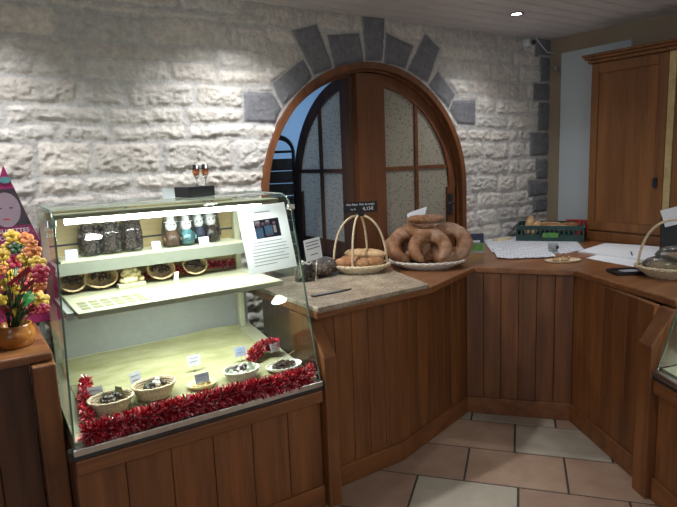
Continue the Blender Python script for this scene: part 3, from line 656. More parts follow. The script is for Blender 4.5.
p=onmid(176,2.74); b=MB(); b.box(-.012,.012,-.002,.002,0,.045); o=b.build('folded_paper',M_ICE); o.location=p; o.rotation_euler=(.2,0,.3); tag(o,'white paper wedge between the two right baskets of the middle shelf','paper')
# ---- upper shelf
UZ=1.216
def onup(px,Y=2.77): p=ony(px,240,Y); return Vector((p.x,Y,UZ))
def bag(loc,w,h,label,mat,n,lr,group=None,name='sweet_bag',tie=None):
    t=empty(name,loc,random.uniform(-.2,.2),label,'bag of sweets',group); b=MB()
    for i in range(n):
        a=i*2.4; k=i/n; rr=w*.42*math.sqrt((i*.618)%1)*(1-.25*k); b.ball((rr*math.cos(a),rr*.65*math.sin(a),lr+(h*.8-lr)*k),lr*random.uniform(.8,1.1),jit=lr*.12,n=8)
    b.build('filling',mat,t)
    g=MB(); g.lathe([(w*.42,0),(w*.53,.01),(w*.54,h*.5),(w*.46,h*.82),(w*.14,h*.96),(w*.10,h)],18,1,.7); k=len(g.v)
    g.lathe([(w*.10,h),(w*.3,h*1.16),(w*.34,h*1.2)],18,1,.5); g.build('cellophane_wrap',G_BAG,t)
    if tie: q=MB(); q.tube([(w*.13*math.cos(a),w*.11*math.sin(a),h) for a in np.linspace(0,2*PI,13)[:-1]],.003,6,closed=True); q.build('ribbon_tie',tie,t)
    return t
bag(onup(90),.098,.165,'clear bag of black chocolates, leftmost on the upper shelf',M_CHOC,80,.0125)
bag(onup(111),.100,.165,'clear bag of black chocolates, middle of the three on the upper shelf',M_CHOC,80,.0125)
bag(onup(132),.092,.17,'clear bag of black chocolates standing right of the other two',M_CHOC,74,.0125)
card(onup(70,2.73),.05,.042,'bluish card at the left end of the upper shelf',lean=.15,mat=M_BLUEP); card(onup(156,2.73),.042,.038,'pale blue card between the black bags and the chocolate snowman',lean=.15,mat=M_BLUEP)
card(onup(204,2.705),.05,.038,'white card in front of the right wrapped figures on the upper shelf',lean=.15)
def figure(loc,label,body,face,hat,s=1):
    t=empty('chocolate_figure',loc,random.uniform(-.15,.15),label,'chocolate figure'); 
    b=MB(); b.lathe([(.020*s,0),(.028*s,.008*s),(.03*s,.03*s),(.022*s,.055*s),(.015*s,.062*s)],16); b.build('body',body,t)
    b=MB(); b.ball((0,0,.078*s),.022*s,n=14); b.build('head',face,t)
    b=MB(); b.ball((-.007*s,-.020*s,.084*s),.003*s,n=6); b.ball((.007*s,-.020*s,.084*s),.003*s,n=6); b.ball((0,-.022*s,.076*s),.003*s,n=6)
    for z in(.02,.033,.046): b.ball((0,-.027*s,z*s),.003*s,n=6)
    b.build('buttons',M_CHOC,t)
    b=MB(); b.lathe([(.026*s,.092*s),(.026*s,.095*s),(.015*s,.096*s),(.014*s,.115*s),(.0005,.116*s)],14); b.build('hat',hat,t)
    for sx in(-1,1): b=MB(); b.tube([(sx*.022*s,-.005*s,.05*s),(sx*.032*s,-.012*s,.035*s),(sx*.028*s,-.02*s,.024*s)],.006*s,8); b.build('arm',body,t)
    b=MB(); b.lathe([(.034*s,0),(.037*s,.06*s),(.028*s,.112*s),(.01*s,.132*s),(.02*s,.15*s)],16); b.build('cellophane_wrap',G_BAG,t); return t
figure(onup(172),'chocolate snowman with pale belly, leftmost of the wrapped figures',M_MILK,M_ICE,M_ICE,1.28)
figure(onup(187),'wrapped figure with teal body, second from left on the upper shelf',M_TEAL,M_ICE,M_ICE,1.25)
figure(onup(199,2.80),'wrapped dark figure behind the white card on the upper shelf',M_NAVY,M_ICE,M_ICE,1.32)
figure(onup(211,2.80),'wrapped striped dark figure, rightmost on the upper shelf',M_CHOC,M_ICE,M_ICE,1.38)
# ---- notice sheet on the outside of the front glass
Pf=profile(); a0=Vector((0,Pf[4][0],Pf[4][1])); 
def onglass(px,py):
    # intersect with slanted glass plane (upper straight stretch)
    p1=Vector((0,O1[1]+.115,1.05)); p2=Vector((0,O1[1]+.196,1.375)); t=(p2-p1).normalized(); nrm=Vector((0,-t.z,t.y)); d=fw+R_*((px-338.5)/FL)-U_*((py-253.5)/FL); C=Vector((0,0,EYE))
    return C+d*(((p1+nrm*.003-C).dot(nrm))/d.dot(nrm)),t,nrm
c_,t_,n_=onglass(267,239); ux=Vector((1,0,0)); 
tl_,_,_=onglass(236,208); tr_,_,_=onglass(284,202)
ux=(tr_-tl_); wS=ux.length; ux.normalize(); uy=n_.cross(ux).normalized(); uy=uy if uy.z>0 else -uy; bl_,_,_=onglass(251,275); hS=(bl_-tl_).length
Mx=Matrix((ux,uy,n_)).transposed().to_4x4(); Mx.translation=(tl_+tr_)/2-uy*hS/2
ns=bpy.data.objects.new('notice_sheet',None); COL.objects.link(ns); ns.matrix_world=Mx; tag(ns,'white notice sheet with a colour photo taped to the display case glass','notice')
b=MB(); b.add([(-wS/2,-hS/2,0),(wS/2,-hS/2,0),(wS/2,hS/2,0),(-wS/2,hS/2,0)],[(0,1,2,3)]); b.build('sheet',M_SHEET,ns)
b=MB(); z=.0013
b.mi=0; b.box(-wS*.22,wS*.30,hS*.0,hS*.28,z,z+.0003)
b.mi=1
b.box(-wS*.22,-wS*.06,hS*.01,hS*.16,z+.0003,z+.0006); b.box(-wS*.02,wS*.14,hS*.03,hS*.18,z+.0003,z+.0006)
b.mi=2
for x,y,r in((-.14,.20,.045),(.06,.225,.05),(.19,.20,.035),(-.04,.21,.035)): b.lathe([(wS*r*1.1,z+.0006),(wS*r*1.1,z+.0009)],12,cx=wS*x,cy=hS*y)
b.box(wS*.0,wS*.1,hS*.02,hS*.05,z+.0006,z+.0008)
b.mi=3; b.box(wS*.16,wS*.22,hS*.06,hS*.17,z+.0003,z+.0006); b.box(-wS*.2,-wS*.1,hS*.2,hS*.27,z+.0003,z+.0005)
b.build('photo_print',[M_NAVY,M_SKYB,M_SKIN,M_ICE],ns)
b=MB(); b.box(-wS*.16,wS*.16,hS*.385,hS*.4,z,z+.0003); b.box(-wS*.38,-wS*.2,hS*.335,hS*.342,z,z+.0003); b.build('printed_heading',M_GREYINK,ns); b=MB()
for i,(xa,xb) in enumerate(((-.3,.3),(-.32,.38),(-.34,.36),(-.36,.4),(-.36,.3),(-.36,.38),(-.36,.36),(-.36,.1))): yy=-.06-i*.048; b.box(wS*xa,wS*xb,hS*yy,hS*(yy+.012),z,z+.0003)
b.build('printed_text',M_GREYINK,ns)
# ---- on top of the case
TOPZ=1.457
p=onz(206,192,TOPZ); p=Vector((.935,2.62,TOPZ+.001))
bb=empty('black_box',p,.32,'low black box standing on top of the display case','box'); b=MB(); b.box(-.075,.075,-.055,.055,0,.045); b.build('box_body',M_BLACK,bb,bev=.002)
b=MB(); b.box(-.072,.072,-.052,.052,.045,.047); b.build('foam_top',M_STEEL,bb)
def lolly(px,label,dy=0):
    q=onz(px,184,TOPZ+.036); q=Vector((q.x*(2.62+dy)/q.y,2.62+dy,TOPZ+.049)); t=empty('snowman_lollipop',q,0,label,'lollipop','lollipops on the black box')
    b=MB(); b.tube([(0,0,0),(0,0,.05)],.0025,8); b.build('stick',M_ICE,t)
    b=MB(); b.lathe([(.004,.03),(.010,.042),(.014,.052)],12); b.build('wrapper',G_BAG,t)
    b=MB(); b.ball((0,0,.064),.018,sz=1,n=14); b.build('head',M_ORANGE,t)
    b=MB(); b.ball((-.006,-.0168,.067),.0025,n=6); b.ball((.006,-.0168,.067),.0025,n=6); b.build('eyes',M_INK,t)
    b=MB(); b.lathe([(.022,.077),(.022,.080),(.0145,.081),(.0135,.098),(.0005,.0985)],14); b.build('hat',M_BLACK,t)
lolly(197,'orange lollipop with black hat, the left one on the black box'); lolly(206,'orange lollipop with black hat, the right one on the black box',.01)
q=onz(169,197,TOPZ); q=Vector((q.x*2.58/q.y,2.58,TOPZ+.001)); card(q,.055,.045,'blank bluish-white card on top of the case left of the black box',lean=.05,mat=M_WHITE,lines=0)
# ------------------------------------------------------------------ side counter: pot of flowers, triangular card
pp=Vector((.135,2.53,TZ)); ft=empty('flower_pot',pp,0,'amber pot filled with yellow, orange and red artificial flowers','flower pot')
b=MB(); b.lathe([(.001,0),(.055,0),(.062,.006),(.075,.04),(.072,.062),(.062,.078),(.064,.088),(.056,.088),(.055,.06),(.001,.04)],28); b.build('pot',M_POT,ft)
fr=random.Random(9); stems=MB()
def flower_head(mat,kind,c,s,dirv,parent):
    z=dirv.normalized(); x=z.orthogonal().normalized(); y=z.cross(x); M=Matrix((x,y,z)).transposed().to_4x4(); M.translation=c; b=MB(); b.M=M; 
    if kind=='flower':
        for k in range(5):
            a=2*PI*k/5; b.ball((math.cos(a)*s*.55,math.sin(a)*s*.55,0),s*.48,sz=.35,n=8)
        b.ball((0,0,s*.12),s*.3,n=8); b.build('flower',[mat],parent)
    else:
        b.add([(0,-s*.1,0),(s*.9,-s*.4,.2*s),(s*2.0,0,.1*s),(s*.9,s*.4,.2*s)],[(0,1,2,3)]); b.add([(0,-s*.1,.001),(s*.9,-s*.4,.2*s+.001),(s*2.0,0,.1*s+.001),(s*.9,s*.4,.2*s+.001)],[(3,2,1,0)]); b.build('leaf',[mat],parent)
for (px,py,c) in [(20,240,'yellow'),(32,243,'orange'),(8,247,'yellow'),(35,258,'yellow'),(44,262,'yellow'),(26,238,'orange'),(15,262,'red'),(28,252,'orange'),(2,255,'yellow'),(12,275,'yellow'),(24,272,'orange'),(36,272,'orange'),(46,276,'red'),(52,270,'red'),(48,284,'orange'),
  (5,285,'yellow'),(18,290,'yellow'),(30,285,'red'),(14,300,'yellow'),(40,300,'yellow'),(50,298,'yellow'),(27,304,'red'),(7,308,'red'),(34,310,'red'),(20,312,'yellow'),(1,270,'orange'),(-8,262,'yellow'),(-6,290,'red'),(-12,280,'orange'),(42,250,'orange'),(16,248,'dark'),(24,258,'yellow'),(4,266,'yellow'),(30,264,'yellow'),(10,283,'orange'),(40,281,'yellow'),(22,296,'yellow'),(34,298,'yellow'),(10,296,'orange'),(0,300,'yellow'),(22,280,'red'),(12,236,'yellow'),(38,290,'orange'),(55,303,'red'),(46,308,'red')]:
    Y=2.53+fr.uniform(-.06,.06)-.30*max(0,min(1,(px-22)/25)); c3=ony(px,py,Y); lc=c3-pp; lc.x=min(lc.x,.215-pp.x); c0=Vector((fr.uniform(-.02,.02),fr.uniform(-.02,.02),.05))
    stems.tube([c0,c0.lerp(lc,.5)+Vector((0,0,.02)),lc],.0018,5); flower_head(M_LCOL[c],'flower',lc,fr.uniform(.022,.032),Vector((lc.x*1.2,-.6,.5)),ft)
for (px,py,c) in [(40,290,'green'),(46,292,'green'),(34,295,'green'),(10,305,'green'),(3,300,'dark'),(15,308,'green'),(22,300,'dark'),(6,265,'dark'),(20,265,'dark'),(0,315,'green'),(30,298,'green'),(12,258,'green'),(44,288,'green'),(26,310,'dark'),(8,292,'dark'),(25,290,'green')]:
    Y=2.53+fr.uniform(-.06,.06)-.28*max(0,min(1,(px-22)/25)); lc=ony(px,py,Y)-pp; lc.x=min(lc.x,.195-pp.x); flower_head(M_LCOL[c],'leaf',lc,fr.uniform(.024,.036),Vector((fr.uniform(-1,1),-1,fr.uniform(.2,1))),ft); stems.tube([(0,0,.05),lc*.5+Vector((0,0,.03)),lc],.0016,5)
for (xa,ya,xb,yb) in ((28,300,50,262),(20,292,44,275),(26,312,52,296),(8,285,30,268)):
    A=ony(xa,ya,2.40); B=ony(xb,yb,2.28); A.x=min(A.x,.22); B.x=min(B.x,.225); b=MB(); d=(B-A); u=Vector((0,0,1)).cross(d).normalized()*.0015; w=d.cross(u).normalized()*.011
    a_,c_=A-pp,B-pp; b.add([a_-w*.5+u,c_-w+u,c_+w*.8+u,a_+w*.5+u,a_-w*.5-u,c_-w-u,c_+w*.8-u,a_+w*.5-u],[(0,1,2,3),(7,6,5,4),(0,4,5,1),(2,6,7,3),(1,5,6,2),(0,3,7,4)]); b.build('streamer',M_LCOL['red'],ft)
    stems.tube([(0,0,.05),tuple(a_)],.0018,5)
stems.build('stem',M_LCOL['dark'],ft)
tp=ony(3,165,2.86); hT=tp.z-TZ; tc=empty('triangular_card',(tp.x,2.86,TZ),0,'tall magenta triangular card with a portrait, behind the flower pot','display card')
b=MB(); wT=hT*.31; b.prism([(-wT,0),(wT,0),(0,hT)],0,.02,1); b.build('card_body',M_MAG,tc,bev=.002)
b=MB(); b.M=Matrix.Translation((0,-.0015,0)); fz=ony(6,210,2.86).z-TZ; fx=ony(6,210,2.86).x-tp.x
def disc(b,x,z,rx,rz,y0,y1,n=24): b.prism([(x+rx*math.cos(a),z+rz*math.sin(a)) for a in np.linspace(0,2*PI,n+1)[:-1]],y0,y1,1)
b.mi=1; tw=lambda z:wT*(1-z/hT)*.98; za,zb=ony(6,226,2.86).z-TZ,ony(6,189,2.86).z-TZ
b.prism([(-tw(za),za),(tw(za),za),(tw(zb),zb),(-tw(zb),zb)],-.001,0,1); b.mi=0; disc(b,fx,fz,.055,.075,-.002,-.001)
b.mi=1; disc(b,fx-.022,fz+.008,.008,.003,-.0025,-.002); disc(b,fx+.020,fz+.008,.008,.003,-.0025,-.002); b.mi=2; disc(b,fx-.002,fz-.040,.014,.003,-.0025,-.002)
b.mi=3; b.build('portrait_print',[M_SKIN,M_HAIR,M_RED],tc)
b=MB(); b.M=Matrix.Translation((0,-.0015,0)); disc(b,.0,ony(6,180,2.86).z-TZ,.022,.014,-.002,0); b.build('badge_print',M_TEAL,tc)
text('SUCETTES',.026,M_WHITE,tc,Matrix.Translation((fx+.02,-.004,fz-.092))@FRONT); text('BONBONS',.026,M_WHITE,tc,Matrix.Translation((fx+.01,-.004,fz-.122))@FRONT)
card(Vector((.03,2.45,TZ)),.045,.05,'pale blue card at the left edge of the photo beside the flower pot',lean=.1,mat=M_BLUEP,lines=1)
# ------------------------------------------------------------------ on the granite slab
q=onz(330,262,SZ); q=Vector((q.x*2.5/q.y,2.50,SZ)); q=Vector((1.55,2.70,SZ))
cb=bag(q,.11,.10,'clear bag of dark chocolates with bow, behind the case on the granite slab',M_CHOC,60,.012,tie=M_ICE)
b=MB()
for s in(-1,1): b.tube([(0,-.01,.10),(s*.02,-.02,.115),(s*.035,-.02,.105),(s*.02,-.02,.095),(0,-.01,.10)],.005,6)
b.build('bow',M_ICE,cb)
cd=empty('price_card',(1.555,2.60,SZ),.0,'white handwritten card on a stick in front of the bow-tied bag','price card')
b=MB(); b.M=Matrix.Rotation(.12,4,'Y'); b.tube([(0,0,0),(0,0,.15)],.002,6); b.build('stick',M_WICKP,cd)
b=MB(); b.M=Matrix.Translation((.0,-.003,.13))@Matrix.Rotation(-.13,4,'Y'); b.box(-.05,.05,-.001,.001,0,.115); b.build('card',M_WHITE,cd)
b=MB(); b.M=Matrix.Translation((.0,-.003,.13))@Matrix.Rotation(-.13,4,'Y')
for i,(xa,xb,zz) in enumerate(((-.040,.040,.098),(-.042,.036,.082),(-.038,.042,.064),(-.02,.025,.03))): b.box(xa,xb,-.0018,-.001,zz-.002,zz+.002)
b.build('handwriting',M_INK,cd)
bag2=empty('paper_bag',(1.70,2.75,SZ),.3,'dark crumpled bag lying on the granite slab behind the price card','bag'); b=MB(); 
for i in range(22): b.ball((random.uniform(-.075,.075),random.uniform(-.04,.04),.022+random.uniform(0,.035)),.02,jit=.002,n=8)
b.build('filling',M_MILK,bag2); b=MB(); b.ball((0,0,.054),.11,sy=.6,sz=.48,n=18,jit=.004); b.build('cellophane_wrap',G_FOG,bag2)
a1=onz(312,297,SZ);a2=onz(356,289,SZ); d=(a2-a1); kn=empty('label_strip',Vector((max(a1.x,1.31),a1.y,SZ)),math.atan2(d.y,d.x),'narrow black label strip lying on the front of the granite slab','label strip')
b=MB(); b.prism([(0,-.014),(.19,-.008),(.235,.006),(.19,.014),(0,.014)],0,.006); b.build('strip',M_BLACK,kn,bev=.001)
b=MB(); b.box(.015,.16,-.002,.003,.006,.0066); b.build('printed_text',M_GREYINK,kn)
# ------------------------------------------------------------------ bread baskets on the counter
def platter(name,loc,rx,ry,label,mat,h=.035,rz=0,handle=None,nr=9,group=None):
    t=empty(name,loc,rz,label,'basket',group); b=MB()
    for i in range(nr):
        k=(i+1)/nr; zz=.006+h*max(0,k-.55)/.45*1.0; sc=.25+.75*k
        b.tube([(rx*sc*math.cos(a),ry*sc*math.sin(a),zz+.002*math.sin(a*20+i*PI)) for a in np.linspace(0,2*PI,61)[:-1]],.0075,6,closed=True)
    b.lathe([(.001,.001),(.62,.001),(1.0,h-.004),(.99,h),(.62,.008),(.001,.008)],40,rx,ry); b.build('basket_body',mat,t)
    b=MB(); 
    for ph in(0,PI): b.tube([(rx*(1.02+.012*math.cos(a*16+ph))*math.cos(a),ry*(1.02+.012*math.cos(a*16+ph))*math.sin(a),h+.008+.004*math.sin(a*16+ph)) for a in np.linspace(0,2*PI,121)[:-1]],.0065,6,closed=True)
    b.build('basket_rim',mat,t)
    if handle:
        for k,hh in enumerate(handle):
            b=MB(); b.tube([(x,y,z) for x,y,z in hh],.0065,8); b.build('handle',mat,t)
    return t
def loafmesh(L,r,bend=0,jit=.0015,n=12,seg=14,taper=.55,flat=.8):
    b=MB(); pts=[];rr=[]
    for i in range(seg+1):
        k=i/seg; a=(k-.5); pts.append((a*L,bend*(a*2)**2,r*flat)); rr.append(max(.0015,r*(1-abs(2*a)**2.6)**.5*(1-taper*0)*random.uniform(.96,1.04)))
    b.tube(pts,rr,n,flat=flat,up=(0,0,1)); return b
def ringloaf(R,r,mat,loc,rot,label,gap=0,open_=0):
    b=MB(); N=40; pts=[];rr=[]
    if open_:
        for i in range(N+1):
            k=i/N; a=-PI/2+open_/2+(2*PI-open_)*k; pts.append((R*math.cos(a),R*math.sin(a)*.95,0)); rr.append(max(.003,r*min(1,(1-abs(2*k-1)**7))**.5*(.78+.22*math.sin(PI*k))*random.uniform(.97,1.03)))
        b.tube(pts,rr,14,flat=.85)
    else:
        for i in range(N): a=2*PI*i/N; pts.append((R*math.cos(a),R*math.sin(a),0)); rr.append(r*(1+.10*math.sin(a*3+1)+.05*math.sin(a*9))*random.uniform(.96,1.04))
        b.tube(pts,rr,14,closed=True,flat=.85)
    o=b.build('ring_loaf',mat); o.location=loc; o.rotation_euler=rot; return tag(o,label,'bread')
rb=Vector((1.845,2.43,SZ+.001)); rb=onz(352,264,SZ); rb=Vector((1.925,2.70,SZ+.0005))
def hoop(cx,w,h,tilt,y=0):
    return [(cx+w*math.cos(a),y+tilt*math.sin(a),.035+h*math.sin(a)) for a in np.linspace(PI,0,21)]
def hoopr(w,h,ang,z0=.03,n=29):
    return [(-w*math.cos(a)*math.cos(ang)*(1+.1*math.sin(a)**2),-w*math.cos(a)*math.sin(ang)*(1+.1*math.sin(a)**2),z0+h*math.sin(a)) for a in np.linspace(0,PI,n)]
platter('handled_basket',rb,.165,.120,'pale wicker basket with tall hoop handle holding small rolls, on the granite slab',M_WICKP,h=.035,rz=-.6,handle=[hoopr(.155,.30,0),[(x*.95,y*.68,z) for x,y,z in hoopr(.155,.30,1.25)]])
RM=Matrix.Rotation(-.6,4,'Z')
LP=[(-.085,-.035,.030,.3,.145,.040),(-.005,-.055,.030,-.1,.13,.040),(.075,-.035,.030,.5,.13,.038),(-.06,.04,.03,-.5,.13,.040),(.03,.035,.068,-.35,.26,.040),(.09,.04,.03,.8,.13,.036)]
for i,(x,y,z,a,L,r) in enumerate(LP):
    o=loafmesh(L,r).build('bread_roll',M_ROLL if i!=4 else M_PALEB); o.location=rb+RM@Vector((x,y,z-.002)); o.rotation_euler=(0,0,a-.6)
    tag(o,['small golden roll at the left front of the hoop-handled basket','small golden roll at the front middle of the hoop-handled basket','small roll at the right of the hoop-handled basket','small roll at the back left of the hoop-handled basket','long pale roll lying across the top in the hoop-handled basket','small roll at the back right in the hoop-handled basket'][i],'bread','rolls in the hoop-handled basket')
# black price sign clipped to the handle
sg=empty('price_sign',rb+Vector((.005,-.012,.345)),-.35,'black price sign with white lettering clipped on the basket handle','price sign')
b=MB(); b.box(-.100,.100,-.003,.0,.0,.062); b.build('sign_board',M_BLACK,sg,bev=.001)
b=MB(); b.box(-.02,.02,-.006,.020,-.022,.002); b.build('clip',M_BLACK,sg,bev=.002)
text('Mini Pains  Pain du matin',.0165,M_WHITE,sg,Matrix.Translation((0,-.0035,.047))@FRONT); text('4,15€',.028,M_WHITE,sg,Matrix.Translation((.045,-.0035,.021))@FRONT); text('les 6',.016,M_WHITE,sg,Matrix.Translation((-.045,-.0035,.021))@FRONT)
# ring breads
pc=Vector((2.375,2.625,TZ+.001))
rbk=platter('bread_platter',pc,.225,.17,'wide whitened wicker platter piled with ring-shaped loaves',M_WICKW,h=.035,rz=-.74)
b=MB(); b.tube([(-.15,-.02,.03),(-.172,-.02,.10),(-.160,-.02,.19),(-.11,-.02,.235),(-.06,.0,.25)],.006,8); 
h_=MB(); h_.tube([(-.19,.05,.03),(-.20,.05,.10),(-.185,.05,.17),(-.165,.05,.20)],.006,8)
PM=Matrix.Rotation(-.74,4,'Z')
Rg=[((.02,-.075,.125),.092,.044,(.95,0,.1),'ring loaf with an open gap leaning at the front centre of the platter',.9),
    ((-.105,-.01,.132),.095,.044,(1.0,-.25,.3),'ring loaf leaning at the left of the platter',.5),
    ((.135,.03,.135),.095,.045,(1.05,.15,-.25),'ring loaf leaning at the right of the platter',0),
    ((-.02,.085,.085),.080,.043,(.25,0,.3),'ring loaf lying flat at the back of the platter',0),
    ((-.17,.05,.11),.062,.036,(.9,-.3,.5),'small ring loaf half hidden at the far left of the platter',0),
    ((-.02,.05,.215),.085,.038,(.22,.1,.5),'dark ring loaf lying on top of the pile',0)]
for off,R,r,rot,l,op in Rg: ringloaf(R,r,M_BREAD,pc+PM@Vector(off),(rot[0],rot[1],rot[2]-.74),l,open_=op)
o=loafmesh(.24,.036,.01).build('bread_loaf',M_BREAD); o.location=pc+PM@Vector((-.0,.03,.262)); o.rotation_euler=(.1,0,-.65); tag(o,'elongated dark loaf at the very top of the ring bread pile','bread')
b=MB(); PP=[(-.045,0,0),(.055,0,.0),(.075,.005,.075),(-.02,.006,.045),(-.05,.004,.03)]; b.add(PP,[(0,1,2,3,4)]); b.add([(x,y+.001,z) for x,y,z in PP],[(4,3,2,1,0)])
o=b.build('wrapping_paper',M_PAPER); o.location=pc+PM@Vector((-.07,.07,.29)); o.rotation_euler=(-.2,0,-.7); tag(o,'white paper sheet sticking up behind the pile of ring loaves','paper')
# leaflet stand behind the platter
q=onz(471,250,TZ); lf=empty('leaflet_block',Vector((2.93,2.755,TZ)),-.6,'small upright leaflet holder printed blue and green, right of the bread platter','leaflet holder')
b=MB(); b.M=Matrix.Rotation(-.2,4,'X'); b.box(-.07,.07,0,.02,0,.14); b.build('holder',M_GREYP,lf,bev=.002)
b=MB(); b.M=Matrix.Rotation(-.2,4,'X'); b.mi=0; b.box(-.066,.066,-.002,0,.07,.136); b.mi=1; b.box(-.066,.066,-.002,0,.02,.065); b.mi=2; b.box(-.04,.04,-.003,-.002,.075,.09); b.build('printed_cover',[M_NAVY,M_GRASS,M_WHITE],lf)
# ------------------------------------------------------------------ papers etc. on the right part of the worktop
def sheet(name,pix,h,mat,label,cat,z=TZ,bow=.0):
    P=[onz(px,py,z+h) for px,py in pix]; b=MB(); b.prism([(p.x,p.y) for p in P],z+.0005,z+h); return tag(centre(b.build(name,mat,bev=.0005,seg=1)),label,cat)
sheet('newspaper',[(482,238),(500,236),(575,239),(584,249),(566,253),(492,252)],.006,M_NEWS,'wide printed newspaper spread open on the worktop below the stone wall','newspaper')
sheet('newspaper',[(493,249),(545,245),(556,256),(540,257),(510,258),(497,257)],.0045,M_NEWS,'smaller folded newspaper lying over the front edge of the wide one','newspaper',z=TZ+.006)
q=onz(553,251,TZ+.012); cu=empty('tumbler',(q.x,q.y,TZ+.0065),0,'small frosted tumbler standing on the newspaper','tumbler'); b=MB(); b.lathe([(.001,0),(.028,0),(.034,.055),(.032,.055),(.026,.004),(.001,.004)],24); b.build('tumbler_wall',G_CUP,cu); b=MB(); b.box(-.012,.012,-.036,-.030,.025,.045); b.build('sticker',M_NAVY,cu)
q=onz(562,259,TZ+.01); q=Vector((q.x-.02,q.y-.02,TZ+.0005)); br=empty('biscuit_plate',q,-.45,'oval pale plate of broken biscuits on the worktop in front of the newspaper','plate')
b=MB(); b.lathe([(.001,0),(.9,.0),(1.0,.010),(.97,.011),(.88,.005),(.001,.005)],36,.115,.065); b.build('plate_body',M_WICKP,br)
for i in range(11):
    a=i*2.4; r=math.sqrt((i*.618)%1); b=MB(); b.ball((0,0,.008),.017,sy=.6,sz=.5,jit=.0015,n=8); o=b.build('biscuit',M_PALEB); o.location=q+Vector((.085*r*math.cos(a),.04*r*math.sin(a),.005)); o.rotation_euler=(0,0,a); tag(o,'broken biscuit piece on the oval plate','biscuit','biscuits on the oval plate')
sheet('ledger',[(578,251),(605,243),(640,245),(677,248),(672,256),(655,261)],.012,[M_PAPER],'large open white ledger lying on the worktop below the wooden cabinet','ledger')
sheet('paper_sheet',[(586,258),(600,254),(652,263),(645,269)],.002,M_PAPER,'single white sheet between the ledger and the change tray','paper')
a=onz(632,253,TZ+.02); b=MB(); b.tube([(a.x-.05,a.y-.03,TZ+.017),(a.x+.05,a.y+.035,TZ+.017)],.004,8); tag(centre(b.build('pen',M_NAVY)),'dark pen lying on the open ledger','pen')
q=onz(629,273,TZ+.01); q=Vector((q.x+.03,q.y+.03,TZ)); ty=empty('change_tray',q,-.55,'dark square change tray with a note on it at the worktop edge','tray'); b=MB(); b.box(-.085,.085,-.06,.06,0,.012); b.box(-.085,.085,-.06,-.052,.012,.02); b.box(-.085,.085,.052,.06,.012,.02);b.box(-.085,-.077,-.06,.06,.012,.02);b.box(.077,.085,-.06,.06,.012,.02); b.build('tray_body',M_BLACK,ty,bev=.002)
b=MB(); b.M=Matrix.Rotation(.2,4,'Z'); b.box(-.03,.06,-.035,.03,.0125,.014); b.build('note',M_GREYINK,ty)
# crate with bread near the corner
cr=empty('plastic_crate',(3.82,2.81,TZ),-.95,'dark green plastic crate of bread in the corner by the stone wall','crate')
b=MB(); w,d,hh=.235,.16,.12
b.box(-w,w,-d,d,0,.008)
for s in(-1,1):
    b.box(-w,w,s*d-.005,s*d+.005,.09,hh); b.box(-w,w,s*d-.004,s*d+.004,0,.055); b.box(s*w-.005,s*w+.005,-d,d,.09,hh); b.box(s*w-.004,s*w+.004,-d,d,0,.055)
    for i in range(15): x=-w+i*2*w/14; b.box(x-.006,x+.006,s*d-.004,s*d+.004,.03,.095)
    for i in range(10): y=-d+i*2*d/9; b.box(s*w-.004,s*w+.004,y-.006,y+.006,.03,.095)
b.build('crate_body',M_GREENC,cr)
b=MB(); b.box(-w-.012,w+.012,-d-.012,-d+.004,hh-.012,hh+.003); b.box(-w-.012,w+.012,d-.004,d+.012,hh-.012,hh+.003); b.box(-w-.012,-w+.004,-d,d,hh-.012,hh+.003);b.box(w-.004,w+.012,-d,d,hh-.012,hh+.003); b.build('crate_rim',M_GREENC,cr,bev=.003)
b=MB(); b.box(-.05,.06,-d-.007,-d-.004,.035,.07); b.build('crate_label',M_GRASS,cr)
Mc=Matrix.Translation((3.82,2.81,TZ))@Matrix.Rotation(-.95,4,'Z')
for i,(x,y,z,L,a,mt,ry) in enumerate(((-.15,0.02,.085,.2,1.4,M_PALEB,-.75),(-.10,-.03,.07,.16,1.2,M_PALEB,-.6),(-.02,.02,.07,.22,.2,M_ROLL,0),(.06,-.04,.06,.2,-.1,M_PALEB,0),(.13,.05,.07,.2,.5,M_ROLL,0),(.0,.09,.07,.2,0,M_PALEB,0))):
    o=loafmesh(L,.035).build('bread_loaf',mt); p=Mc@Vector((x,y,z)); o.location=p; o.rotation_euler=(0,ry,a-.95)
    tag(o,['tall pale loaf leaning up at the left end of the green crate','second loaf leaning beside the tall one in the green crate','golden loaf lying in the middle of the green crate','pale loaf at the front of the green crate','golden loaf at the right end of the green crate','pale loaf along the back of the green crate'][i],'bread','loaves in the green crate')
b=MB(); b.box(-.16,.16,-.008,.008,0,.135)
for i in range(9): b.box(-.15+i*.035,-.14+i*.035,-.011,-.008,.08,.13)
o=b.build('red_crate_panel',M_RED,bev=.003); o.location=(4.09,2.67,TZ); o.rotation_euler=(0,0,-1.25); tag(o,'low red slatted box standing behind the green crate by the white panel','box')
b=MB(); b.M=Matrix.Identity(4); b.box(-.08,.08,-.03,.03,0,.018); o=b.build('paper_packet',M_WCHOC,bev=.003); o.location=(3.52,3.02,TZ); o.rotation_euler=(0,0,-.1); tag(o,'flat yellow packet on the worktop at the foot of the stone wall','packet')
# right basket with bagged bread
rq=onz(672,276,TZ); rq=Vector((3.08,1.51,TZ+.001))
platter('handled_basket',rq,.175,.13,'wicker basket with hoop handle and bagged bread at the right edge',M_WICKP,h=.045,rz=-1.1,nr=9,handle=[hoopr(.165,.27,0)])
for i,(x,y,a) in enumerate(((-.02,.03,-.8),(.02,-.02,-1.1))):
    t=empty('bagged_loaf',rq+Vector((x,y,.022+.05*i)),a,['lower bagged loaf in the basket at the right edge','upper bagged loaf in the basket at the right edge'][i],'bread'); loafmesh(.16,.035).build('loaf',M_PALEB,t); b=MB(); b.ball((0,0,.042),.115,sy=.55,sz=.42,jit=.004,n=16); b.build('plastic_bag',G_FOG,t)
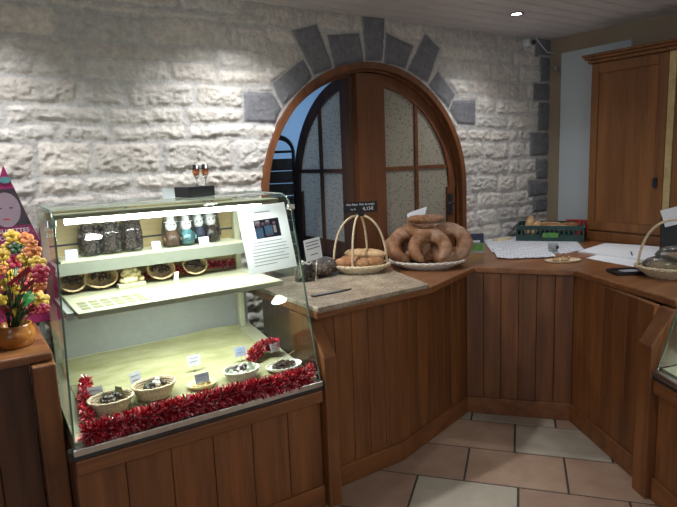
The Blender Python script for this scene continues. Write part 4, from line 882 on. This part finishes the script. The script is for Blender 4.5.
# black terminal with a note
bt=empty('card_terminal',(3.80,1.84,TZ),-1.2,'black device with a white note stuck on it, beside the wooden cabinet','device'); b=MB(); b.prism([(-.06,0),(.06,0),(.05,.23),(-.02,.25)],-.10,.10,0); b.build('device_body',M_BLACK,bt,bev=.006)
b=MB(); b.M=Matrix.Translation((-.045,-.055,.18))@Matrix.Rotation(-.3,4,'Y'); b.box(-.03,.11,-.004,-.002,0,.11); b.build('note',M_PAPER,bt)
# ------------------------------------------------------------------ wooden wall cabinet, white panel
XC=3.97; ca=empty('wooden_cabinet',(XC,2.05,TZ+.001),0,'tall honey-brown wooden cabinet standing on the worktop against the right wall','cabinet')
T=Matrix.Translation((-XC,-2.05,-TZ-.001)); yl=2.585; z1=2.215; yr=1.0
b=MB(); b.M=T; b.cur=.4; b.box(XC+.0,4.19,yr,yl,TZ+.002,z1); b.build('cabinet_body',W_ARM,ca)
b=MB(); b.M=T; b.cur=.3; b.box(XC-.022,XC-.0,yr,yl,TZ+.002,1.0); b.build('base_rail',W_ARM,ca,bev=.004)
# door: frame with raised panel
dl,d_r=yl-.005,2.035
door=MB(); door.M=T; door.cur=.55; door.box(XC-.022,XC,d_r,d_r+.065,1.012,z1-.005); door.cur=.5; door.box(XC-.022,XC,dl-.055,dl,1.012,z1-.005); door.cur=.6
door.box(XC-.022,XC,d_r+.065,dl-.055,1.012,1.075); door.box(XC-.022,XC,d_r+.065,dl-.055,z1-.075,z1-.005)
dob=door.build('cabinet_door',W_ARM,ca,bev=.004)
b=MB(); b.M=T
for i in range(4): b.cur=random.random(); wv=(dl-.055-d_r-.065)/4; b.box(XC-.012,XC-.002,d_r+.065+i*wv,d_r+.065+(i+1)*wv,1.075,z1-.075)
b.build('door_panel',W_ARM,dob,bev=.002,seg=1)
hk=onx(657,181,XC); b=MB(); b.M=T; b.box(XC-.03,XC-.022,hk.y-.012,hk.y+.012,hk.z-.045,hk.z+.025); b.tube([(XC-.03,hk.y,hk.z+.01),(XC-.055,hk.y,hk.z+.01),(XC-.055,hk.y,hk.z-.035)],.005,8); b.build('handle',M_STEEL,dob,bev=.002)
b=MB(); b.M=T; b.cur=.95; b.box(XC-.026,XC,1.985,2.03,1.0,z1-.005); b.build('centre_stile',W_PALE,ca,bev=.004)
b=MB(); b.M=T; b.cur=.5; b.box(XC-.022,XC,1.93,1.98,1.0,z1); b.box(XC-.022,XC,1.2,1.26,1.0,z1); b.box(XC-.022,XC,1.26,1.93,1.0,1.06); b.box(XC-.022,XC,1.26,1.93,z1-.07,z1); sd=b.build('cabinet_door',W_ARM,ca,bev=.004)
b=MB(); b.M=T; b.box(XC-.012,XC-.008,1.26,1.93,1.06,z1-.07); b.build('door_glass',G_CASE,sd)
b=MB(); b.M=T; b.cur=.6
for k,(dx,za,zb) in enumerate(((.03,z1,z1+.025),(.05,z1+.025,z1+.045),(.065,z1+.045,z1+.062))): b.box(XC-dx,4.19,yr,yl+dx*.8,za,zb)
b.build('crown_moulding',W_ARM,ca,bev=.005)
b=MB(); b.box(4.165,4.198,2.42,2.992,TZ+.001,2.372); o=centre(b.build('white_panel',M_PLAST,bev=.003)); tag(o,'tall plain bluish-white panel against the right wall left of the wooden cabinet','panel')
# fittings by the corner: camera, cable, pipe stubs
q=ony(532,42,3.04); sc_=empty('security_camera',(q.x,3.03,q.z),0,'small white dome security camera with black lens, high in the corner','camera')
b=MB(); b.tube([(0,.085,.0),(0,.05,0),(0,.02,0)],[.03,.03,.022],16); b.build('mount',M_WHITE,sc_); b=MB(); b.ball((0,0,0),.027,n=16); b.build('housing',M_GREYP,sc_); b=MB(); b.ball((-.012,-.016,-.008),.018,n=14); b.build('lens',M_BLACK,sc_)
k=[ony(536,38,3.08),ony(541,45,3.08),ony(547,52,3.09),onx(556,54,4.185)]; b=MB(); b.tube([tuple(v) for v in k],.004,6); tag(centre(b.build('camera_cable',M_WHITE)),'thin white cable running from the security camera around the corner','cable')
for i,(px,py,l) in enumerate(((556,68,'small round pipe outlet on the plaster strip, the left one'),(562,70,'small round pipe outlet beside the white panel, the right one'))):
    q=onx(px,py,4.2); t=empty('pipe_outlet',(4.198,min(q.y,3.08)-.0,q.z),0,l,'outlet'); b=MB(); b.M=Matrix.Rotation(-PI/2,4,'Y'); b.lathe([(.022,0),(.022,.02),(.012,.022),(.012,.03)],14); b.build('cap',M_GREYP,t)
# ------------------------------------------------------------------ lamps
def spot(x,y,label,power,size=122):
    t=empty('ceiling_spot',(x,y,H),0,label,'ceiling light','recessed ceiling spots'); b=MB(); b.lathe([(.046,.0),(.046,-.006),(.034,-.008),(.030,-.001)],24); b.build('bezel',M_CHROME,t)
    b=MB(); b.lathe([(.001,-.004),(.03,-.004),(.03,-.001),(.001,-.001)],20); b.build('bulb',E_SPOT,t)
    l=bpy.data.lights.new('spot','SPOT'); l.energy=power; l.color=(1,.99,.985); l.spot_size=math.radians(size); l.spot_blend=1; l.shadow_soft_size=.04
    o=bpy.data.objects.new('spot_light',l); COL.objects.link(o); o.location=(x,y,H-.02); o.rotation_euler=(math.radians(4),0,0)
spot(3.20,2.64,'small recessed halogen spot glowing in the boarded ceiling above the crate',30)
spot(1.32,2.64,'recessed halogen spot above the display case, out of frame',88)
spot(.05,2.64,'recessed halogen spot above the side counter, out of frame',70)
spot(3.25,1.85,'recessed halogen spot above the papers on the worktop, out of frame',17,80)
def pend(loc,r,label,pw,drop):
    t=empty('pendant_lamp',(loc[0],loc[1],loc[2]),0,label,'lamp','lamps behind the viewer'); b=MB(); b.tube([(0,0,.09),(0,0,H-loc[2])],.006,8); b.build('stem',M_CHROME,t)
    b=MB(); b.lathe([(.001,0),(r*.7,.004),(r,.018),(r*.9,.05),(r*.3,.09),(.001,.1)],28); b.build('lamp_shade',E_LAMP,t)
    l=bpy.data.lights.new('pendant','AREA'); l.shape='DISK'; l.energy=pw*1.1; l.size=r*1.6; l.color=(1,.95,.88); o=bpy.data.objects.new('pendant_light',l); COL.objects.link(o); o.location=(loc[0],loc[1],loc[2]-.003)
pend((.981,-.602,2.38),.08,'round white pendant lamp close under the ceiling behind the viewer',6,.1)
pend((3.57,-2.59,2.0),.11,'round white pendant lamp hanging lower at the back of the shop',9,.5)
def area(name,loc,rot,sx,sy,pw,c):
    l=bpy.data.lights.new(name,'AREA'); l.shape='RECTANGLE'; l.size=sx; l.size_y=sy; l.energy=pw; l.color=c; o=bpy.data.objects.new(name,l); COL.objects.link(o); o.location=loc; o.rotation_euler=rot
area('unseen_window_fill',(-2.15,-2.2,1.52),(0,math.radians(-90),0),1.35,3.8,42,(.74,.85,1))  # bluish ambient fill from the unseen side window, clear of the glass reflections
area('storeroom_daylight',(3.4,4.1,2.2),(math.radians(22),math.radians(42),0),1.2,.9,20,(.45,.68,1))
w=bpy.data.worlds.new('world'); S.world=w; w.use_nodes=True; w.node_tree.nodes['Background'].inputs[0].default_value=(.45,.55,.75,1); w.node_tree.nodes['Background'].inputs[1].default_value=.35
S.view_settings.view_transform='Standard'; S.view_settings.look='None'; S.view_settings.gamma=1; S.view_settings.exposure=.1; S.view_settings.use_curve_mapping=False
S.cycles.use_denoising=True; S.cycles.max_bounces=8; S.cycles.transparent_max_bounces=24; S.cycles.sample_clamp_indirect=4; S.cycles.caustics_reflective=False; S.cycles.caustics_refractive=False
